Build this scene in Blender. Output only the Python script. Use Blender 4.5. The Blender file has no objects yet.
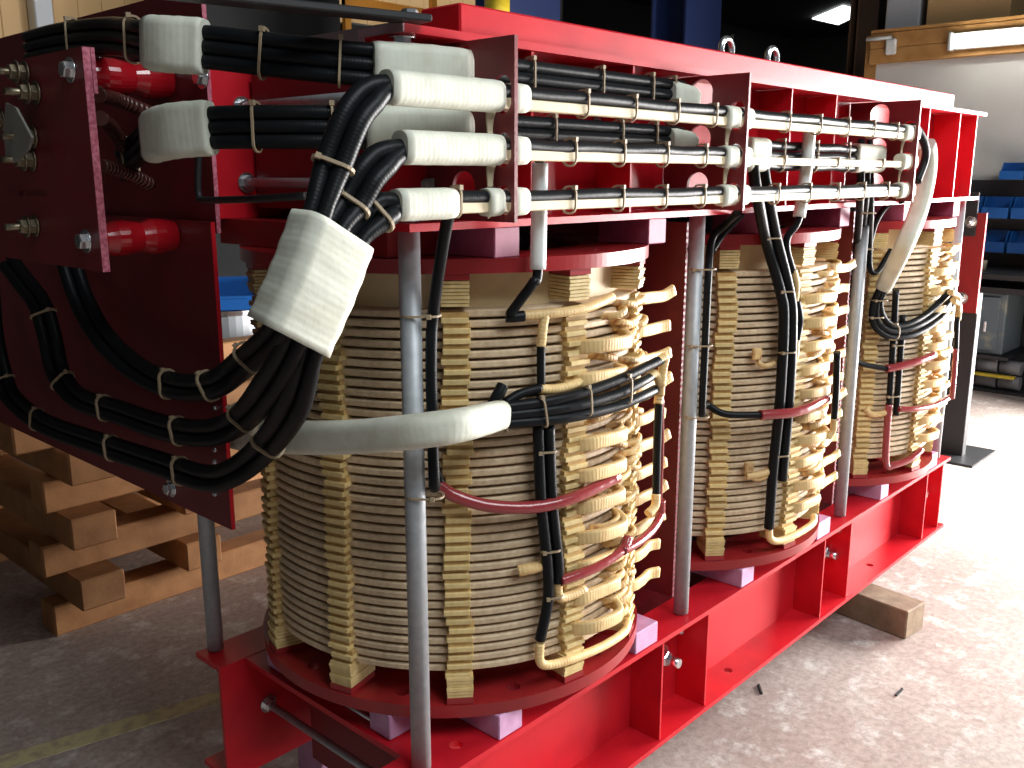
import bpy, bmesh, math, random
from mathutils import Vector, Matrix
random.seed(7)
S = bpy.context.scene
COL = S.collection
R_ = math.radians

# ------------------------------------------------------------------ camera
F_PX, PITCH, HEAD, CAM_H = 935.0, 0.2190, 0.7447, 1.5
cam_d = bpy.data.cameras.new('camera'); cam_d.sensor_width = 36.0; cam_d.lens = F_PX/1024*36
cam_d.clip_start = 0.02; cam_d.clip_end = 200
cam = bpy.data.objects.new('camera', cam_d); COL.objects.link(cam)
cam.location = (0, 0, CAM_H); cam.rotation_euler = (math.pi/2-PITCH, 0, HEAD-math.pi/2)
S.camera = cam
# ------------------------------------------------------------------ world, light, exposure
S.view_settings.view_transform = 'Standard'; S.view_settings.look = 'None'
S.view_settings.gamma = 1.0; S.view_settings.use_curve_mapping = False
S.view_settings.exposure = 0.0
W = bpy.data.worlds.new('world'); S.world = W; W.use_nodes = True
W.node_tree.nodes['Background'].inputs[0].default_value = (0.80, 0.90, 1.0, 1)
W.node_tree.nodes['Background'].inputs[1].default_value = 0.11
def area(name, loc, target, sx, sy, power, color):
    d = bpy.data.lights.new(name, 'AREA'); d.shape = 'RECTANGLE'; d.size = sx; d.size_y = sy
    d.energy = power; d.color = color
    o = bpy.data.objects.new(name, d); COL.objects.link(o); o.location = loc
    o.rotation_euler = (Vector(target)-Vector(loc)).to_track_quat('-Z', 'Y').to_euler()
    return o
# daylight through the open loading door at the far right of the hall
area('loading_door_daylight', (6.2, -0.5, 0.98), (2.6, 0.6, 0.75), 2.9, 1.9, 840, (1.0, 0.98, 0.96))
# daylight from the roof lights and door behind the photographer
area('roof_light_daylight', (1.3, -2.2, 4.7), (1.4, 1.2, 0.9), 3.5, 2.0, 215, (0.90, 0.97, 1.0))
# added wash light, aimed only at the tan back wall
area('back_wall_wash', (6.6, 7.9, 5.0), (6.6, 9.1, 3.0), 8.0, .8, 110, (1.0, 0.96, 0.88))

# ------------------------------------------------------------------ pixel helpers (1024x768 frame)
cp, sp, ct, st = math.cos(PITCH), math.sin(PITCH), math.cos(HEAD), math.sin(HEAD)
def ray(u, v):
    r = u-512.0; up = 384.0-v; F = F_PX*cp+up*sp; z = -F_PX*sp+up*cp
    return Vector((st*r+ct*F, -ct*r+st*F, z))
def PX(u, v, x): d = ray(u, v); return Vector((0, 0, CAM_H))+d*(x/d.x)
def PY(u, v, y): d = ray(u, v); return Vector((0, 0, CAM_H))+d*(y/d.y)
def PZ(u, v, z): d = ray(u, v); return Vector((0, 0, CAM_H))+d*((z-CAM_H)/d.z)
YC = 1.425; PITCH_X = 0.8935; CX = [1.347+PITCH_X*k for k in range(3)]
def PC(u, v, R, k=0):
    """point on an upright cylinder of radius R round coil k"""
    d = ray(u, v); cx = CX[k]; a = d.x**2+d.y**2; b = -2*(d.x*cx+d.y*YC); c = cx*cx+YC*YC-R*R
    t = (-b-math.sqrt(max(b*b-4*a*c, 0)))/(2*a); return Vector((0, 0, CAM_H))+d*t
def cyl(k, R, deg, z): return Vector((CX[k]+R*math.cos(R_(deg)), YC+R*math.sin(R_(deg)), z))

# ------------------------------------------------------------------ materials
MATS = {}
def mat(name, col, rough=0.5, metal=0.0, noise=None, bump=None, wave=None, spec=None, rnd=0.0, emit=None, coat=0.0):
    """noise=(scale, other colour, lo, hi); bump=(scale, strength); wave=(uv frequency, strength); rnd = brightness spread per object"""
    m = bpy.data.materials.new(name); m.use_nodes = True; nt = m.node_tree; N = nt.nodes; L = nt.links
    b = N['Principled BSDF']; b.inputs['Roughness'].default_value = rough; b.inputs['Metallic'].default_value = metal
    if spec is not None: b.inputs['Specular IOR Level'].default_value = spec
    if coat: b.inputs['Coat Weight'].default_value = coat; b.inputs['Coat Roughness'].default_value = 0.12
    tc = N.new('ShaderNodeTexCoord')
    src = None
    if noise:
        n = N.new('ShaderNodeTexNoise'); n.inputs['Scale'].default_value = noise[0]; n.inputs['Detail'].default_value = 6
        L.new(tc.outputs['Object'], n.inputs['Vector'])
        mr = N.new('ShaderNodeMapRange'); mr.inputs[1].default_value = noise[2]; mr.inputs[2].default_value = noise[3]
        L.new(n.outputs['Fac'], mr.inputs[0])
        mx = N.new('ShaderNodeMix'); mx.data_type = 'RGBA'
        mx.inputs[6].default_value = (*col, 1); mx.inputs[7].default_value = (*noise[1], 1)
        L.new(mr.outputs[0], mx.inputs[0]); src = mx.outputs[2]
    if rnd:
        oi = N.new('ShaderNodeObjectInfo'); mr = N.new('ShaderNodeMapRange')
        mr.inputs[3].default_value = 1-rnd; mr.inputs[4].default_value = 1+rnd
        L.new(oi.outputs['Random'], mr.inputs[0])
        hs = N.new('ShaderNodeHueSaturation'); L.new(mr.outputs[0], hs.inputs['Value'])
        if src: L.new(src, hs.inputs['Color'])
        else: hs.inputs['Color'].default_value = (*col, 1)
        src = hs.outputs[0]
    if src: L.new(src, b.inputs['Base Color'])
    else: b.inputs['Base Color'].default_value = (*col, 1)
    h = None
    if bump:
        n = N.new('ShaderNodeTexNoise'); n.inputs['Scale'].default_value = bump[0]; n.inputs['Detail'].default_value = 4
        L.new(tc.outputs['Object'], n.inputs['Vector'])
        bp = N.new('ShaderNodeBump'); bp.inputs['Strength'].default_value = bump[1]; bp.inputs['Distance'].default_value = 0.004
        L.new(n.outputs['Fac'], bp.inputs['Height']); h = bp.outputs[0]
    if wave:
        w = N.new('ShaderNodeTexWave'); w.inputs['Scale'].default_value = wave[0]; w.inputs['Distortion'].default_value = 1.6
        w.inputs['Detail'].default_value = 2
        L.new(tc.outputs['UV'], w.inputs['Vector'])
        bp = N.new('ShaderNodeBump'); bp.inputs['Strength'].default_value = wave[1]; bp.inputs['Distance'].default_value = 0.003
        L.new(w.outputs['Fac'], bp.inputs['Height'])
        if h: L.new(h, bp.inputs['Normal'])
        h = bp.outputs[0]
    if h: L.new(h, b.inputs['Normal'])
    if emit:
        b.inputs['Emission Color'].default_value = (*emit[0], 1); b.inputs['Emission Strength'].default_value = emit[1]
    MATS[name] = m
    return m
RED   = mat('red_gloss_paint', (0.58, 0.012, 0.022), 0.36, spec=.32, noise=(9, (0.46, 0.008, 0.018), .4, .7), bump=(60, .05))
BOARD = mat('dark_red_board', (0.19, 0.018, 0.022), 0.42, noise=(14, (0.155, 0.016, 0.02), .35, .7), bump=(240, .10))
BEDGE = mat('cut_board_edge', (0.55, 0.16, 0.22), 0.7, noise=(160, (0.36, 0.07, 0.11), .4, .6), bump=(300, .4))
RINGM = mat('red_brown_laminate', (0.34, 0.017, 0.02), 0.32, noise=(12, (0.27, 0.016, 0.018), .35, .7))
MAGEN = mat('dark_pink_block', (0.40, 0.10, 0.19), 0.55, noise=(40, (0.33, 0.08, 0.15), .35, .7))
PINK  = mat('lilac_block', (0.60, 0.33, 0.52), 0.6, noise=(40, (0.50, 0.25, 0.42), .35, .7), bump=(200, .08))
GALV  = mat('galvanised_steel', (0.42, 0.44, 0.46), 0.48, 0.3, noise=(60, (0.33, 0.35, 0.37), .3, .7))
ZINC  = mat('bright_zinc', (0.72, 0.74, 0.76), 0.25, 0.95)
BRASS = mat('dull_brass', (0.34, 0.29, 0.20), 0.42, 0.9, noise=(70, (0.15, 0.12, 0.08), .4, .6))
BLACK = mat('black_taped_cable', (0.0075, 0.0085, 0.010), 0.40, wave=(60, .05), bump=(120, .08), spec=.16)
BSTEEL= mat('black_steel', (0.018, 0.018, 0.02), 0.45)
TAPE  = mat('white_glass_tape', (0.68, 0.69, 0.59), 0.62, wave=(36, .045), noise=(30, (0.58, 0.58, 0.47), .4, .75), bump=(45, .22))
STRAP = mat('tan_tape_strap', (0.50, 0.42, 0.29), 0.7, noise=(50, (0.40, 0.33, 0.22), .3, .7))
SLEEVE= mat('white_plastic_sleeve', (0.75, 0.78, 0.76), 0.4)
TIE   = mat('tan_cable_tie', (0.36, 0.27, 0.17), 0.6)
BAR   = mat('cream_support_bar', (0.74, 0.62, 0.42), 0.55, noise=(30, (0.64, 0.52, 0.33), .3, .7))
CREAM = mat('cream_paper_tape', (0.78, 0.55, 0.25), 0.55, wave=(45, .16), noise=(45, (0.62, 0.38, 0.15), .45, .75), rnd=.12, coat=.15)
CREAM2= mat('tan_paper_tape', (0.68, 0.46, 0.20), 0.55, wave=(45, .2), noise=(60, (0.36, 0.14, 0.06), .5, .7), rnd=.22)
DISC  = mat('wound_disc_paper', (0.64, 0.50, 0.33), 0.6, noise=(90, (0.50, 0.36, 0.22), .35, .7), bump=(260, .25), rnd=.10)
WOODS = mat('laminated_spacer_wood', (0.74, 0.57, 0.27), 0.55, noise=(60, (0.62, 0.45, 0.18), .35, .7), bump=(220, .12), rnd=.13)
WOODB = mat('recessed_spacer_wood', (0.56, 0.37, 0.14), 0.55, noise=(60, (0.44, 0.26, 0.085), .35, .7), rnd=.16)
INNER = mat('cream_pressboard', (0.72, 0.57, 0.33), 0.55, noise=(8, (0.64, 0.48, 0.25), .3, .7))
REDSL = mat('red_heat_shrink', (0.30, 0.035, 0.04), 0.22, bump=(55, .35), coat=.5)
INSUL = mat('red_insulator_resin', (0.36, 0.006, 0.012), 0.15, coat=.6)
LAMIN = mat('core_laminations', (0.23, 0.22, 0.23), 0.45, 0.5)
SAWN  = mat('saw_cut_steel', (0.42, 0.24, 0.27), 0.5, 0.4, wave=(40, .6))
DKRED = mat('dark_red_primer', (0.20, 0.010, 0.014), 0.5)
LINKM = mat('link_plate_metal', (0.42, 0.42, 0.38), 0.45, 0.6)
TIMB  = mat('pine_timber', (0.42, 0.20, 0.075), 0.7, noise=(14, (0.30, 0.13, 0.045), .35, .7), bump=(90, .2), rnd=.15)
GREYT = mat('weathered_timber', (0.30, 0.21, 0.13), 0.8, noise=(20, (0.2, .13, .08), .35, .7), bump=(90, .3))
BLUEB = mat('blue_bin_plastic', (0.012, 0.12, 0.42), 0.4)
BLUEC = mat('blue_painted_steel', (0.010, 0.022, 0.085), 0.5)
ORANG = mat('orange_rack_paint', (0.62, 0.25, 0.03), 0.5)
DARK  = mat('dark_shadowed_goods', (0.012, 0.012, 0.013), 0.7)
CABG  = mat('worn_grey_green_paint', (0.10, 0.13, 0.15), 0.55, noise=(9, (0.24, 0.24, 0.19), .55, .7))
WBOARD= mat('grey_partition_board', (0.64, 0.65, 0.62), 0.75, noise=(1.6, (0.56, 0.56, 0.53), .35, .7))
PLANK = mat('varnished_plank', (0.50, 0.27, 0.09), 0.5, noise=(10, (0.38, 0.18, 0.05), .35, .7))
CARD  = mat('cardboard', (0.42, 0.27, 0.12), 0.8)
PAPER = mat('white_paper', (0.75, 0.77, 0.82), 0.7)
CLADM = mat('tan_cladding', (0.62, 0.41, 0.20), 0.6)
CEILM = mat('dark_roof', (0.035, 0.033, 0.03), 0.8)
BROWN = mat('brown_column_paint', (0.14, 0.075, 0.045), 0.6)
GREYM = mat('grey_metal_sheet', (0.50, 0.53, 0.56), 0.45, 0.2)
ROLLM = mat('grey_roll_film', (0.16, 0.16, 0.17), 0.5)
YELL  = mat('yellow_paint', (0.55, 0.40, 0.02), 0.5)
LAMPM = mat('lit_fluorescent_tube', (1, 1, 1), 0.5, emit=((1.0, 0.97, 0.88), 22.0))
SKYLM = mat('rooflight_sheet', (1, 1, 1), 0.5, emit=((0.93, 0.97, 1.0), 3.0))
def lam_stripes(m, axis='Y', scale=120):
    nt = m.node_tree; N = nt.nodes; L = nt.links; tc = N.new('ShaderNodeTexCoord')
    w = N.new('ShaderNodeTexWave'); w.bands_direction = axis; w.inputs['Scale'].default_value = scale; w.inputs['Distortion'].default_value = 1.0
    L.new(tc.outputs['Object'], w.inputs['Vector'])
    cr = N.new('ShaderNodeValToRGB'); cr.color_ramp.elements[0].color = (.06, .055, .06, 1); cr.color_ramp.elements[1].color = (.40, .38, .40, 1)
    L.new(w.outputs['Fac'], cr.inputs[0]); L.new(cr.outputs[0], N['Principled BSDF'].inputs['Base Color'])
lam_stripes(LAMIN)
def floor_mat():
    m = bpy.data.materials.new('worn_concrete_floor'); m.use_nodes = True; nt = m.node_tree; N = nt.nodes; L = nt.links
    b = N['Principled BSDF']; b.inputs['Roughness'].default_value = 0.75
    tc = N.new('ShaderNodeTexCoord')
    def nz(s, det=8, rough=.6):
        n = N.new('ShaderNodeTexNoise'); n.inputs['Scale'].default_value = s; n.inputs['Detail'].default_value = det
        n.inputs['Roughness'].default_value = rough; L.new(tc.outputs['Object'], n.inputs['Vector']); return n
    def ramp(n, els):
        cr = N.new('ShaderNodeValToRGB'); e = cr.color_ramp.elements
        e[0].position, e[0].color = els[0][0], (*els[0][1], 1); e[1].position, e[1].color = els[1][0], (*els[1][1], 1)
        for p, c in els[2:]: x = e.new(p); x.color = (*c, 1)
        L.new(n.outputs['Fac'], cr.inputs[0]); return cr
    n1 = nz(1.3); n2 = nz(9, 10, .7); n3 = nz(45, 6, .7)
    base = ramp(n1, [(.32, (.39, .29, .25)), (.68, (.55, .48, .43)), (.5, (.46, .37, .33))])
    pat = ramp(n2, [(.52, (0, 0, 0)), (.68, (1, 1, 1))])
    mx = N.new('ShaderNodeMix'); mx.data_type = 'RGBA'; mx.inputs[7].default_value = (.74, .71, .67, 1)
    L.new(pat.outputs[0], mx.inputs[0]); L.new(base.outputs[0], mx.inputs[6])
    sp_ = ramp(n3, [(.35, (.55, .52, .5)), (.60, (1, 1, 1))])
    mu = N.new('ShaderNodeMix'); mu.data_type = 'RGBA'; mu.blend_type = 'MULTIPLY'; mu.inputs[0].default_value = .7
    L.new(mx.outputs[2], mu.inputs[6]); L.new(sp_.outputs[0], mu.inputs[7])
    L.new(mu.outputs[2], b.inputs['Base Color'])
    bp = N.new('ShaderNodeBump'); bp.inputs['Strength'].default_value = .25; bp.inputs['Distance'].default_value = .01
    L.new(n2.outputs['Fac'], bp.inputs['Height']); L.new(bp.outputs[0], b.inputs['Normal'])
    return m
FLOORM = floor_mat()

# ------------------------------------------------------------------ mesh helpers
class MB:
    def __init__(s): s.v = []; s.f = []; s.uv = []; s.sm = []
    def face(s, idx, uv=None, smooth=False):
        s.f.append(tuple(idx)); s.uv.append(uv if uv else [(0, 0)]*len(idx)); s.sm.append(smooth)
    def box(s, x0, x1, y0, y1, z0, z1, bev=0.0):
        return s.obox(Vector(((x0+x1)/2, (y0+y1)/2, (z0+z1)/2)), Vector((1, 0, 0)), Vector((0, 1, 0)), Vector((0, 0, 1)), abs(x1-x0), abs(y1-y0), abs(z1-z0), bev)
    def obox(s, c, ax, ay, az, lx, ly, lz, bev=0.0):
        c = Vector(c); ax = Vector(ax).normalized()*lx/2; ay = Vector(ay).normalized()*ly/2; az = Vector(az).normalized()*lz/2
        if bev <= 0:
            o = len(s.v)
            for k in range(8): s.v.append(c+ax*(1 if k & 1 else -1)+ay*(1 if k & 2 else -1)+az*(1 if k & 4 else -1))
            for q in ((0, 2, 3, 1), (4, 5, 7, 6), (0, 1, 5, 4), (2, 6, 7, 3), (0, 4, 6, 2), (1, 3, 7, 5)): s.face([o+i for i in q])
        else:   # chamfered box: 24 verts
            o = len(s.v); h = (lx/2, ly/2, lz/2); id_ = {}
            ex = [a.normalized() for a in (ax, ay, az)]
            for k in range(8):
                sg = [1 if k & 1 else -1, 1 if k & 2 else -1, 1 if k & 4 else -1]
                for a in range(3):
                    p = c.copy()
                    for b in range(3): p += ex[b]*sg[b]*(h[b] if b == a else h[b]-bev)
                    id_[(k, a)] = len(s.v); s.v.append(p)
            def quad(ids, n):
                vs = [s.v[i] for i in ids]; nn = (vs[1]-vs[0]).cross(vs[2]-vs[0])
                s.face(ids if nn.dot(n) > 0 else ids[::-1])
            for a in range(3):
                b, d = [(1, 2), (0, 2), (0, 1)][a]
                for sg in (0, 1):
                    ks = [(sg << a) | (i << b) | (j << d) for i, j in ((0, 0), (1, 0), (1, 1), (0, 1))]
                    quad([id_[(k, a)] for k in ks], ex[a]*(1 if sg else -1))
            for a in range(3):      # edge chamfers along axis a
                b, d = [(1, 2), (0, 2), (0, 1)][a]
                for i in (0, 1):
                    for j in (0, 1):
                        k0 = (i << b) | (j << d); k1 = k0 | (1 << a)
                        quad([id_[(k0, b)], id_[(k1, b)], id_[(k1, d)], id_[(k0, d)]], ex[b]*(1 if i else -1)+ex[d]*(1 if j else -1))
            for k in range(8):
                n = sum((ex[a]*(1 if k & (1 << a) else -1) for a in range(3)), Vector())
                quad([id_[(k, 0)], id_[(k, 1)], id_[(k, 2)]], n)
        return s
    def sweep(s, pts, prof, ref=(0, 0, 1), closed=False, scale=None, caps=True, smooth=True):
        """sweep a closed profile [(n, b)] along pts; n axis = ref x tangent, b axis = tangent x n"""
        pts = [Vector(p) for p in pts]; n = len(pts); m = len(prof); o = len(s.v); ref = Vector(ref); Ls = [0.0]
        for i in range(1, n): Ls.append(Ls[-1]+(pts[i]-pts[i-1]).length)
        ln = None
        for i in range(n):
            if closed: t = pts[(i+1) % n]-pts[i-1]
            else: t = pts[min(i+1, n-1)]-pts[max(i-1, 0)]
            t.normalize(); nn = ref.cross(t)
            if nn.length < 1e-3: nn = ln.copy() if ln else Vector((1, 0, 0)).cross(t)
            nn.normalize()
            if ln and ln.dot(nn) < 0 and not closed: nn = -nn
            ln = nn; bb = t.cross(nn); k = scale[i] if scale else 1.0
            for (a, b) in prof: s.v.append(pts[i]+nn*a*k+bb*b*k)
        rng = n if closed else n-1
        for i in range(rng):
            i2 = (i+1) % n; l0 = Ls[i]; l1 = Ls[i2] if i2 else Ls[i]+.01
            for j in range(m):
                j2 = (j+1) % m
                s.face([o+i*m+j, o+i*m+j2, o+i2*m+j2, o+i2*m+j], [(l0, j/m*.1), (l0, (j+1)/m*.1), (l1, (j+1)/m*.1), (l1, j/m*.1)], smooth)
        if caps and not closed:
            s.face([o+j for j in range(m)][::-1]); s.face([o+(n-1)*m+j for j in range(m)])
        return s
    def tube(s, pts, r, seg=12, ref=(0, 0, 1), scale=None, caps=True):
        return s.sweep(pts, [(r*math.cos(2*math.pi*j/seg), r*math.sin(2*math.pi*j/seg)) for j in range(seg)], ref, scale=scale, caps=caps)
    def cyl(s, a, b, r, seg=16, r2=None):
        a = Vector(a); b = Vector(b); t = (b-a).normalized(); ref = Vector((0, 0, 1)) if abs(t.z) < .9 else Vector((1, 0, 0))
        return s.tube([a, b], r, seg, ref, scale=None if r2 is None else [1, r2/r])
    def lathe(s, c, prof, seg=64, axis='Z', closed=True, a0=0, a1=360):
        """revolve closed profile [(r, h)] round an axis through c"""
        o = len(s.v); m = len(prof); c = Vector(c); full = abs(a1-a0) >= 360; n = seg if full else seg+1
        for i in range(n):
            a = R_(a0+(a1-a0)*i/seg); ca, sa = math.cos(a), math.sin(a)
            for r, h in prof:
                s.v.append(c+(Vector((r*ca, r*sa, h)) if axis == 'Z' else Vector((h, r*ca, r*sa)) if axis == 'X' else Vector((r*sa, h, r*ca))))
        for i in range(seg):
            i2 = (i+1) % n
            for j in range(m if closed else m-1):
                j2 = (j+1) % m; s.face([o+i*m+j, o+i2*m+j, o+i2*m+j2, o+i*m+j2], [(i/seg*8, j*.02), ((i+1)/seg*8, j*.02), ((i+1)/seg*8, j2*.02), (i/seg*8, j2*.02)], False)
        return s
    def prism(s, poly, axis, h0, h1, holes=()):
        """extrude a 2-D polygon (with holes) along axis; poly coords are the two other axes in order"""
        bm = bmesh.new()
        def P(p, h): return {'X': (h, p[0], p[1]), 'Y': (p[0], h, p[1]), 'Z': (p[0], p[1], h)}[axis]
        loops = [poly, *holes]; edges = []
        for lp in loops:
            vs = [bm.verts.new(P(p, h0)) for p in lp]
            edges += [bm.edges.new((vs[i], vs[(i+1) % len(vs)])) for i in range(len(vs))]
        bmesh.ops.triangle_fill(bm, use_beauty=True, use_dissolve=False, edges=edges)
        g = bmesh.ops.extrude_face_region(bm, geom=bm.faces[:])
        d = {'X': (h1-h0, 0, 0), 'Y': (0, h1-h0, 0), 'Z': (0, 0, h1-h0)}[axis]
        bmesh.ops.translate(bm, vec=d, verts=[e for e in g['geom'] if isinstance(e, bmesh.types.BMVert)])
        bmesh.ops.recalc_face_normals(bm, faces=bm.faces[:])
        o = len(s.v); bm.verts.index_update()
        for v in bm.verts: s.v.append(v.co.copy())
        for f in bm.faces: s.face([o+v.index for v in f.verts])
        bm.free(); return s
    def mesh(s, name):
        me = bpy.data.meshes.new(name); me.from_pydata([tuple(v) for v in s.v], [], s.f); me.update()
        uvl = me.uv_layers.new(name='UVMap'); i = 0; flat = []
        for u in s.uv:
            for q in u: flat += [q[0], q[1]]
        uvl.data.foreach_set('uv', flat)
        me.polygons.foreach_set('use_smooth', s.sm)
        return me
    def build(s, name, m, parent=None, fix=True):
        me = s.mesh(name)
        if fix:
            bm = bmesh.new(); bm.from_mesh(me); bmesh.ops.recalc_face_normals(bm, faces=bm.faces[:]); bm.to_mesh(me); bm.free()
        me.materials.append(m)
        return put(name, me, parent)
def put(name, me, parent=None, loc=(0, 0, 0), rot=None):
    o = bpy.data.objects.new(name, me); COL.objects.link(o)
    if parent is not None:
        o.parent = parent; o.location = Vector(loc)-world_loc(parent)
    else: o.location = loc
    if rot is not None: o.rotation_mode = 'QUATERNION'; o.rotation_quaternion = rot
    return o
def world_loc(o):
    p = Vector(o.location)
    while o.parent: o = o.parent; p += Vector(o.location)
    return p
def tag(o, label, cat, group=None):
    o['label'] = label; o['category'] = cat
    if group: o['group'] = group
    return o
def thing(name, label, cat, loc=(0, 0, 0), group=None):
    e = bpy.data.objects.new(name, None); COL.objects.link(e); e.location = loc; e.empty_display_size = .05
    return tag(e, label, cat, group)
def struct(o): o['kind'] = 'structure'; return o
def circ(cx, cy, r, n=20, a0=0): return [(cx+r*math.cos(R_(a0)+2*math.pi*i/n), cy+r*math.sin(R_(a0)+2*math.pi*i/n)) for i in range(n)]
def rrect(w, h, r, n=4):
    """rounded rectangle profile w x h"""
    out = []
    for sx, sy, a in ((1, 1, 0), (-1, 1, 90), (-1, -1, 180), (1, -1, 270)):
        for i in range(n+1):
            t = R_(a+90*i/n); out.append((sx*(w/2-r)+r*math.cos(t), sy*(h/2-r)+r*math.sin(t)))
    return out
def spline(pts, n=8):
    pts = [Vector(p) for p in pts]; q = [pts[0]*2-pts[1]]+pts+[pts[-1]*2-pts[-2]]; out = []
    for i in range(1, len(q)-2):
        a, b, c, d = q[i-1], q[i], q[i+1], q[i+2]
        for k in range(n):
            t = k/n; out.append(.5*((2*b)+(c-a)*t+(2*a-5*b+4*c-d)*t*t+(3*b-a-3*c+d)*t**3))
    out.append(pts[-1].copy()); return out
def offs(path, ref, a, b):
    """path shifted by a along n and b along b (see sweep)"""
    ref = Vector(ref); out = []; ln = None
    for i, p in enumerate(path):
        t = (path[min(i+1, len(path)-1)]-path[max(i-1, 0)]).normalized(); n = ref.cross(t)
        if n.length < 1e-3: n = ln if ln else Vector((1, 0, 0)).cross(t)
        n.normalize()
        if ln and ln.dot(n) < 0: n = -n
        ln = n; out.append(p+n*a+t.cross(n)*b)
    return out
# shared bolt meshes along +Z
def bolt_mesh(name, r, h, washer=True, stud=0.0):
    b = MB()
    z = 0.0
    if washer: b.cyl((0, 0, 0), (0, 0, .003), r*1.45, 16); z = .003
    b.sweep([(0, 0, z), (0, 0, z+h*.85), (0, 0, z+h)], [(r*math.cos(i*math.pi/3), r*math.sin(i*math.pi/3)) for i in range(6)], (1, 0, 0), scale=[1, 1, .86], smooth=False)
    if stud: b.cyl((0, 0, z+h), (0, 0, z+h+stud), r*.55, 12)
    me = b.mesh(name)
    bm = bmesh.new(); bm.from_mesh(me); bmesh.ops.recalc_face_normals(bm, faces=bm.faces[:]); bm.to_mesh(me); bm.free()
    return me
BOLT = bolt_mesh('bolt', .013, .012); BOLT.materials.append(ZINC)
NUTS = bolt_mesh('nut', .014, .014, True, .018); NUTS.materials.append(ZINC)
BIGN = bolt_mesh('big_nut', .021, .02, True, .03); BIGN.materials.append(ZINC)
def bolt(parent, loc, d, me=BOLT, name='bolt'):
    return put(name, me, parent, loc, Vector((0, 0, 1)).rotation_difference(Vector(d).normalized()))
def tie(parent, c, t, w, h, ref=(0, 0, 1), r=.0016, knob=True, m=None):
    """cable tie: a ring of size w (n axis) x h (b axis) square to tangent t"""
    c = Vector(c); t = Vector(t).normalized(); n = Vector(ref).cross(t)
    if n.length < 1e-3: n = Vector((1, 0, 0)).cross(t)
    n.normalize(); b = t.cross(n); mb = MB()
    ring = [c+n*x+b*y for x, y in rrect(w, h, min(w, h)*.45, 4)]
    mb.sweep(ring, [(-r, -r*1.0), (r, -r*1.0), (r, r*1.0), (-r, r*1.0)], t, closed=True, smooth=False)
    if knob:
        toward = Vector((0, 0, CAM_H))-c; toward -= t*toward.dot(t); toward.normalize()
        k = c+toward*0.0
        best = max(ring, key=lambda p: (p-c).dot(toward*.6+Vector((0, 0, .8))))
        mb.obox(best+(best-c).normalized()*.002, t, n, b, .007, .007, .007)
    return mb.build('cable_tie', m or TIE, parent)
def bundle_ties(parent, path, idxs, w, h, ref):
    for i in idxs:
        i = max(1, min(len(path)-2, int(i*(len(path)-1)))); tie(parent, path[i], path[i+1]-path[i-1], w, h, ref)

# ================================================================== THE HALL
f = MB(); f.box(-6, 28, -7, 16, -.1, 0); FL = struct(f.build('floor', FLOORM))
fl = MB()
a, b = PZ(0, 764, 0), PZ(250, 688, 0); d = (b-a).normalized(); a = a-d*1.0; b = b+d*.9
n = Vector((-d.y, d.x, 0))*.035
fl.prism([(p.x, p.y) for p in (a-n, b-n, b+n, a+n)], 'Z', 0.0005, .002)
LINEM = mat('worn_yellow_floor_line', (.62, .56, .30), .8, noise=(25, (.44, .36, .24), .45, .65))
tag(fl.build('floor_line', LINEM), 'worn pale yellow painted line on the floor at lower left', 'floor marking')
c = MB(); c.box(-6, 28, -7, 16, 5.25, 5.4); struct(c.build('ceiling', CEILM))
# back wall with upright cladding sheets
w = MB(); w.box(2.2, 10.8, 9.15, 9.35, 0, 5.25); WB = struct(w.build('wall_back', CLADM))
sm = MB(); sm.box(0, .222, -.03, 0, 0, 3.6, .006); sme = sm.mesh('cladding_sheet'); sme.materials.append(CLADM)
w = MB(); w.box(10.8, 26, 13.0, 13.2, 0, 5.25); w.box(10.81, 11.0, 9.15, 13.0, 0, 5.25); struct(w.build('wall_back_right', CEILM))
w = MB(); w.box(-6, 2.19, 9.15, 9.35, 0, 5.25); struct(w.build('wall_back_left_darkened', CEILM))  # unseen end of the back wall, darkened so cables reflect no lit cladding
w = MB(); w.box(-2.2, -2.0, 2.0, 9.1, 0, 5.25); struct(w.build('wall_left_blocker', CEILM))  # unseen dark wall, added to block tan wall reflections on cables and panels
for i in range(38): put('cladding_sheet', sme, WB, (2.21+i*.225, 9.14, 1.6))
for i, x in enumerate((3.55, 5.3, 9.6)):
    q = MB(); q.box(x, x+.16, 8.93, 9.09, 0, 5.25, .01); q.build('wall_post', GREYM, WB)
w = MB(); w.box(26, 26.2, -7, 13.2, 0, 5.25); struct(w.build('wall_far_right', CEILM))
# partition of grey board at the right
w = MB(); w.box(7.8, 7.9, 1.0, 3.2, 0, 2.38); WP = struct(w.build('wall_partition', WBOARD))
for i in range(2):
    q = MB(); q.box(7.74, 7.80, 1.0, 3.24, 2.375+i*.115, 2.375+i*.115+.112, .004); q.build('plank', PLANK, WP)
q = MB(); q.box(7.74, 8.5, 1.0, 3.24, 2.606, 2.63); q.build('shelf_board', PLANK, WP)
q = MB(); q.box(7.8, 7.88, 3.2, 3.3, 0, 2.6, .005); q.build('edge_post', PLANK, WP)
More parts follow.
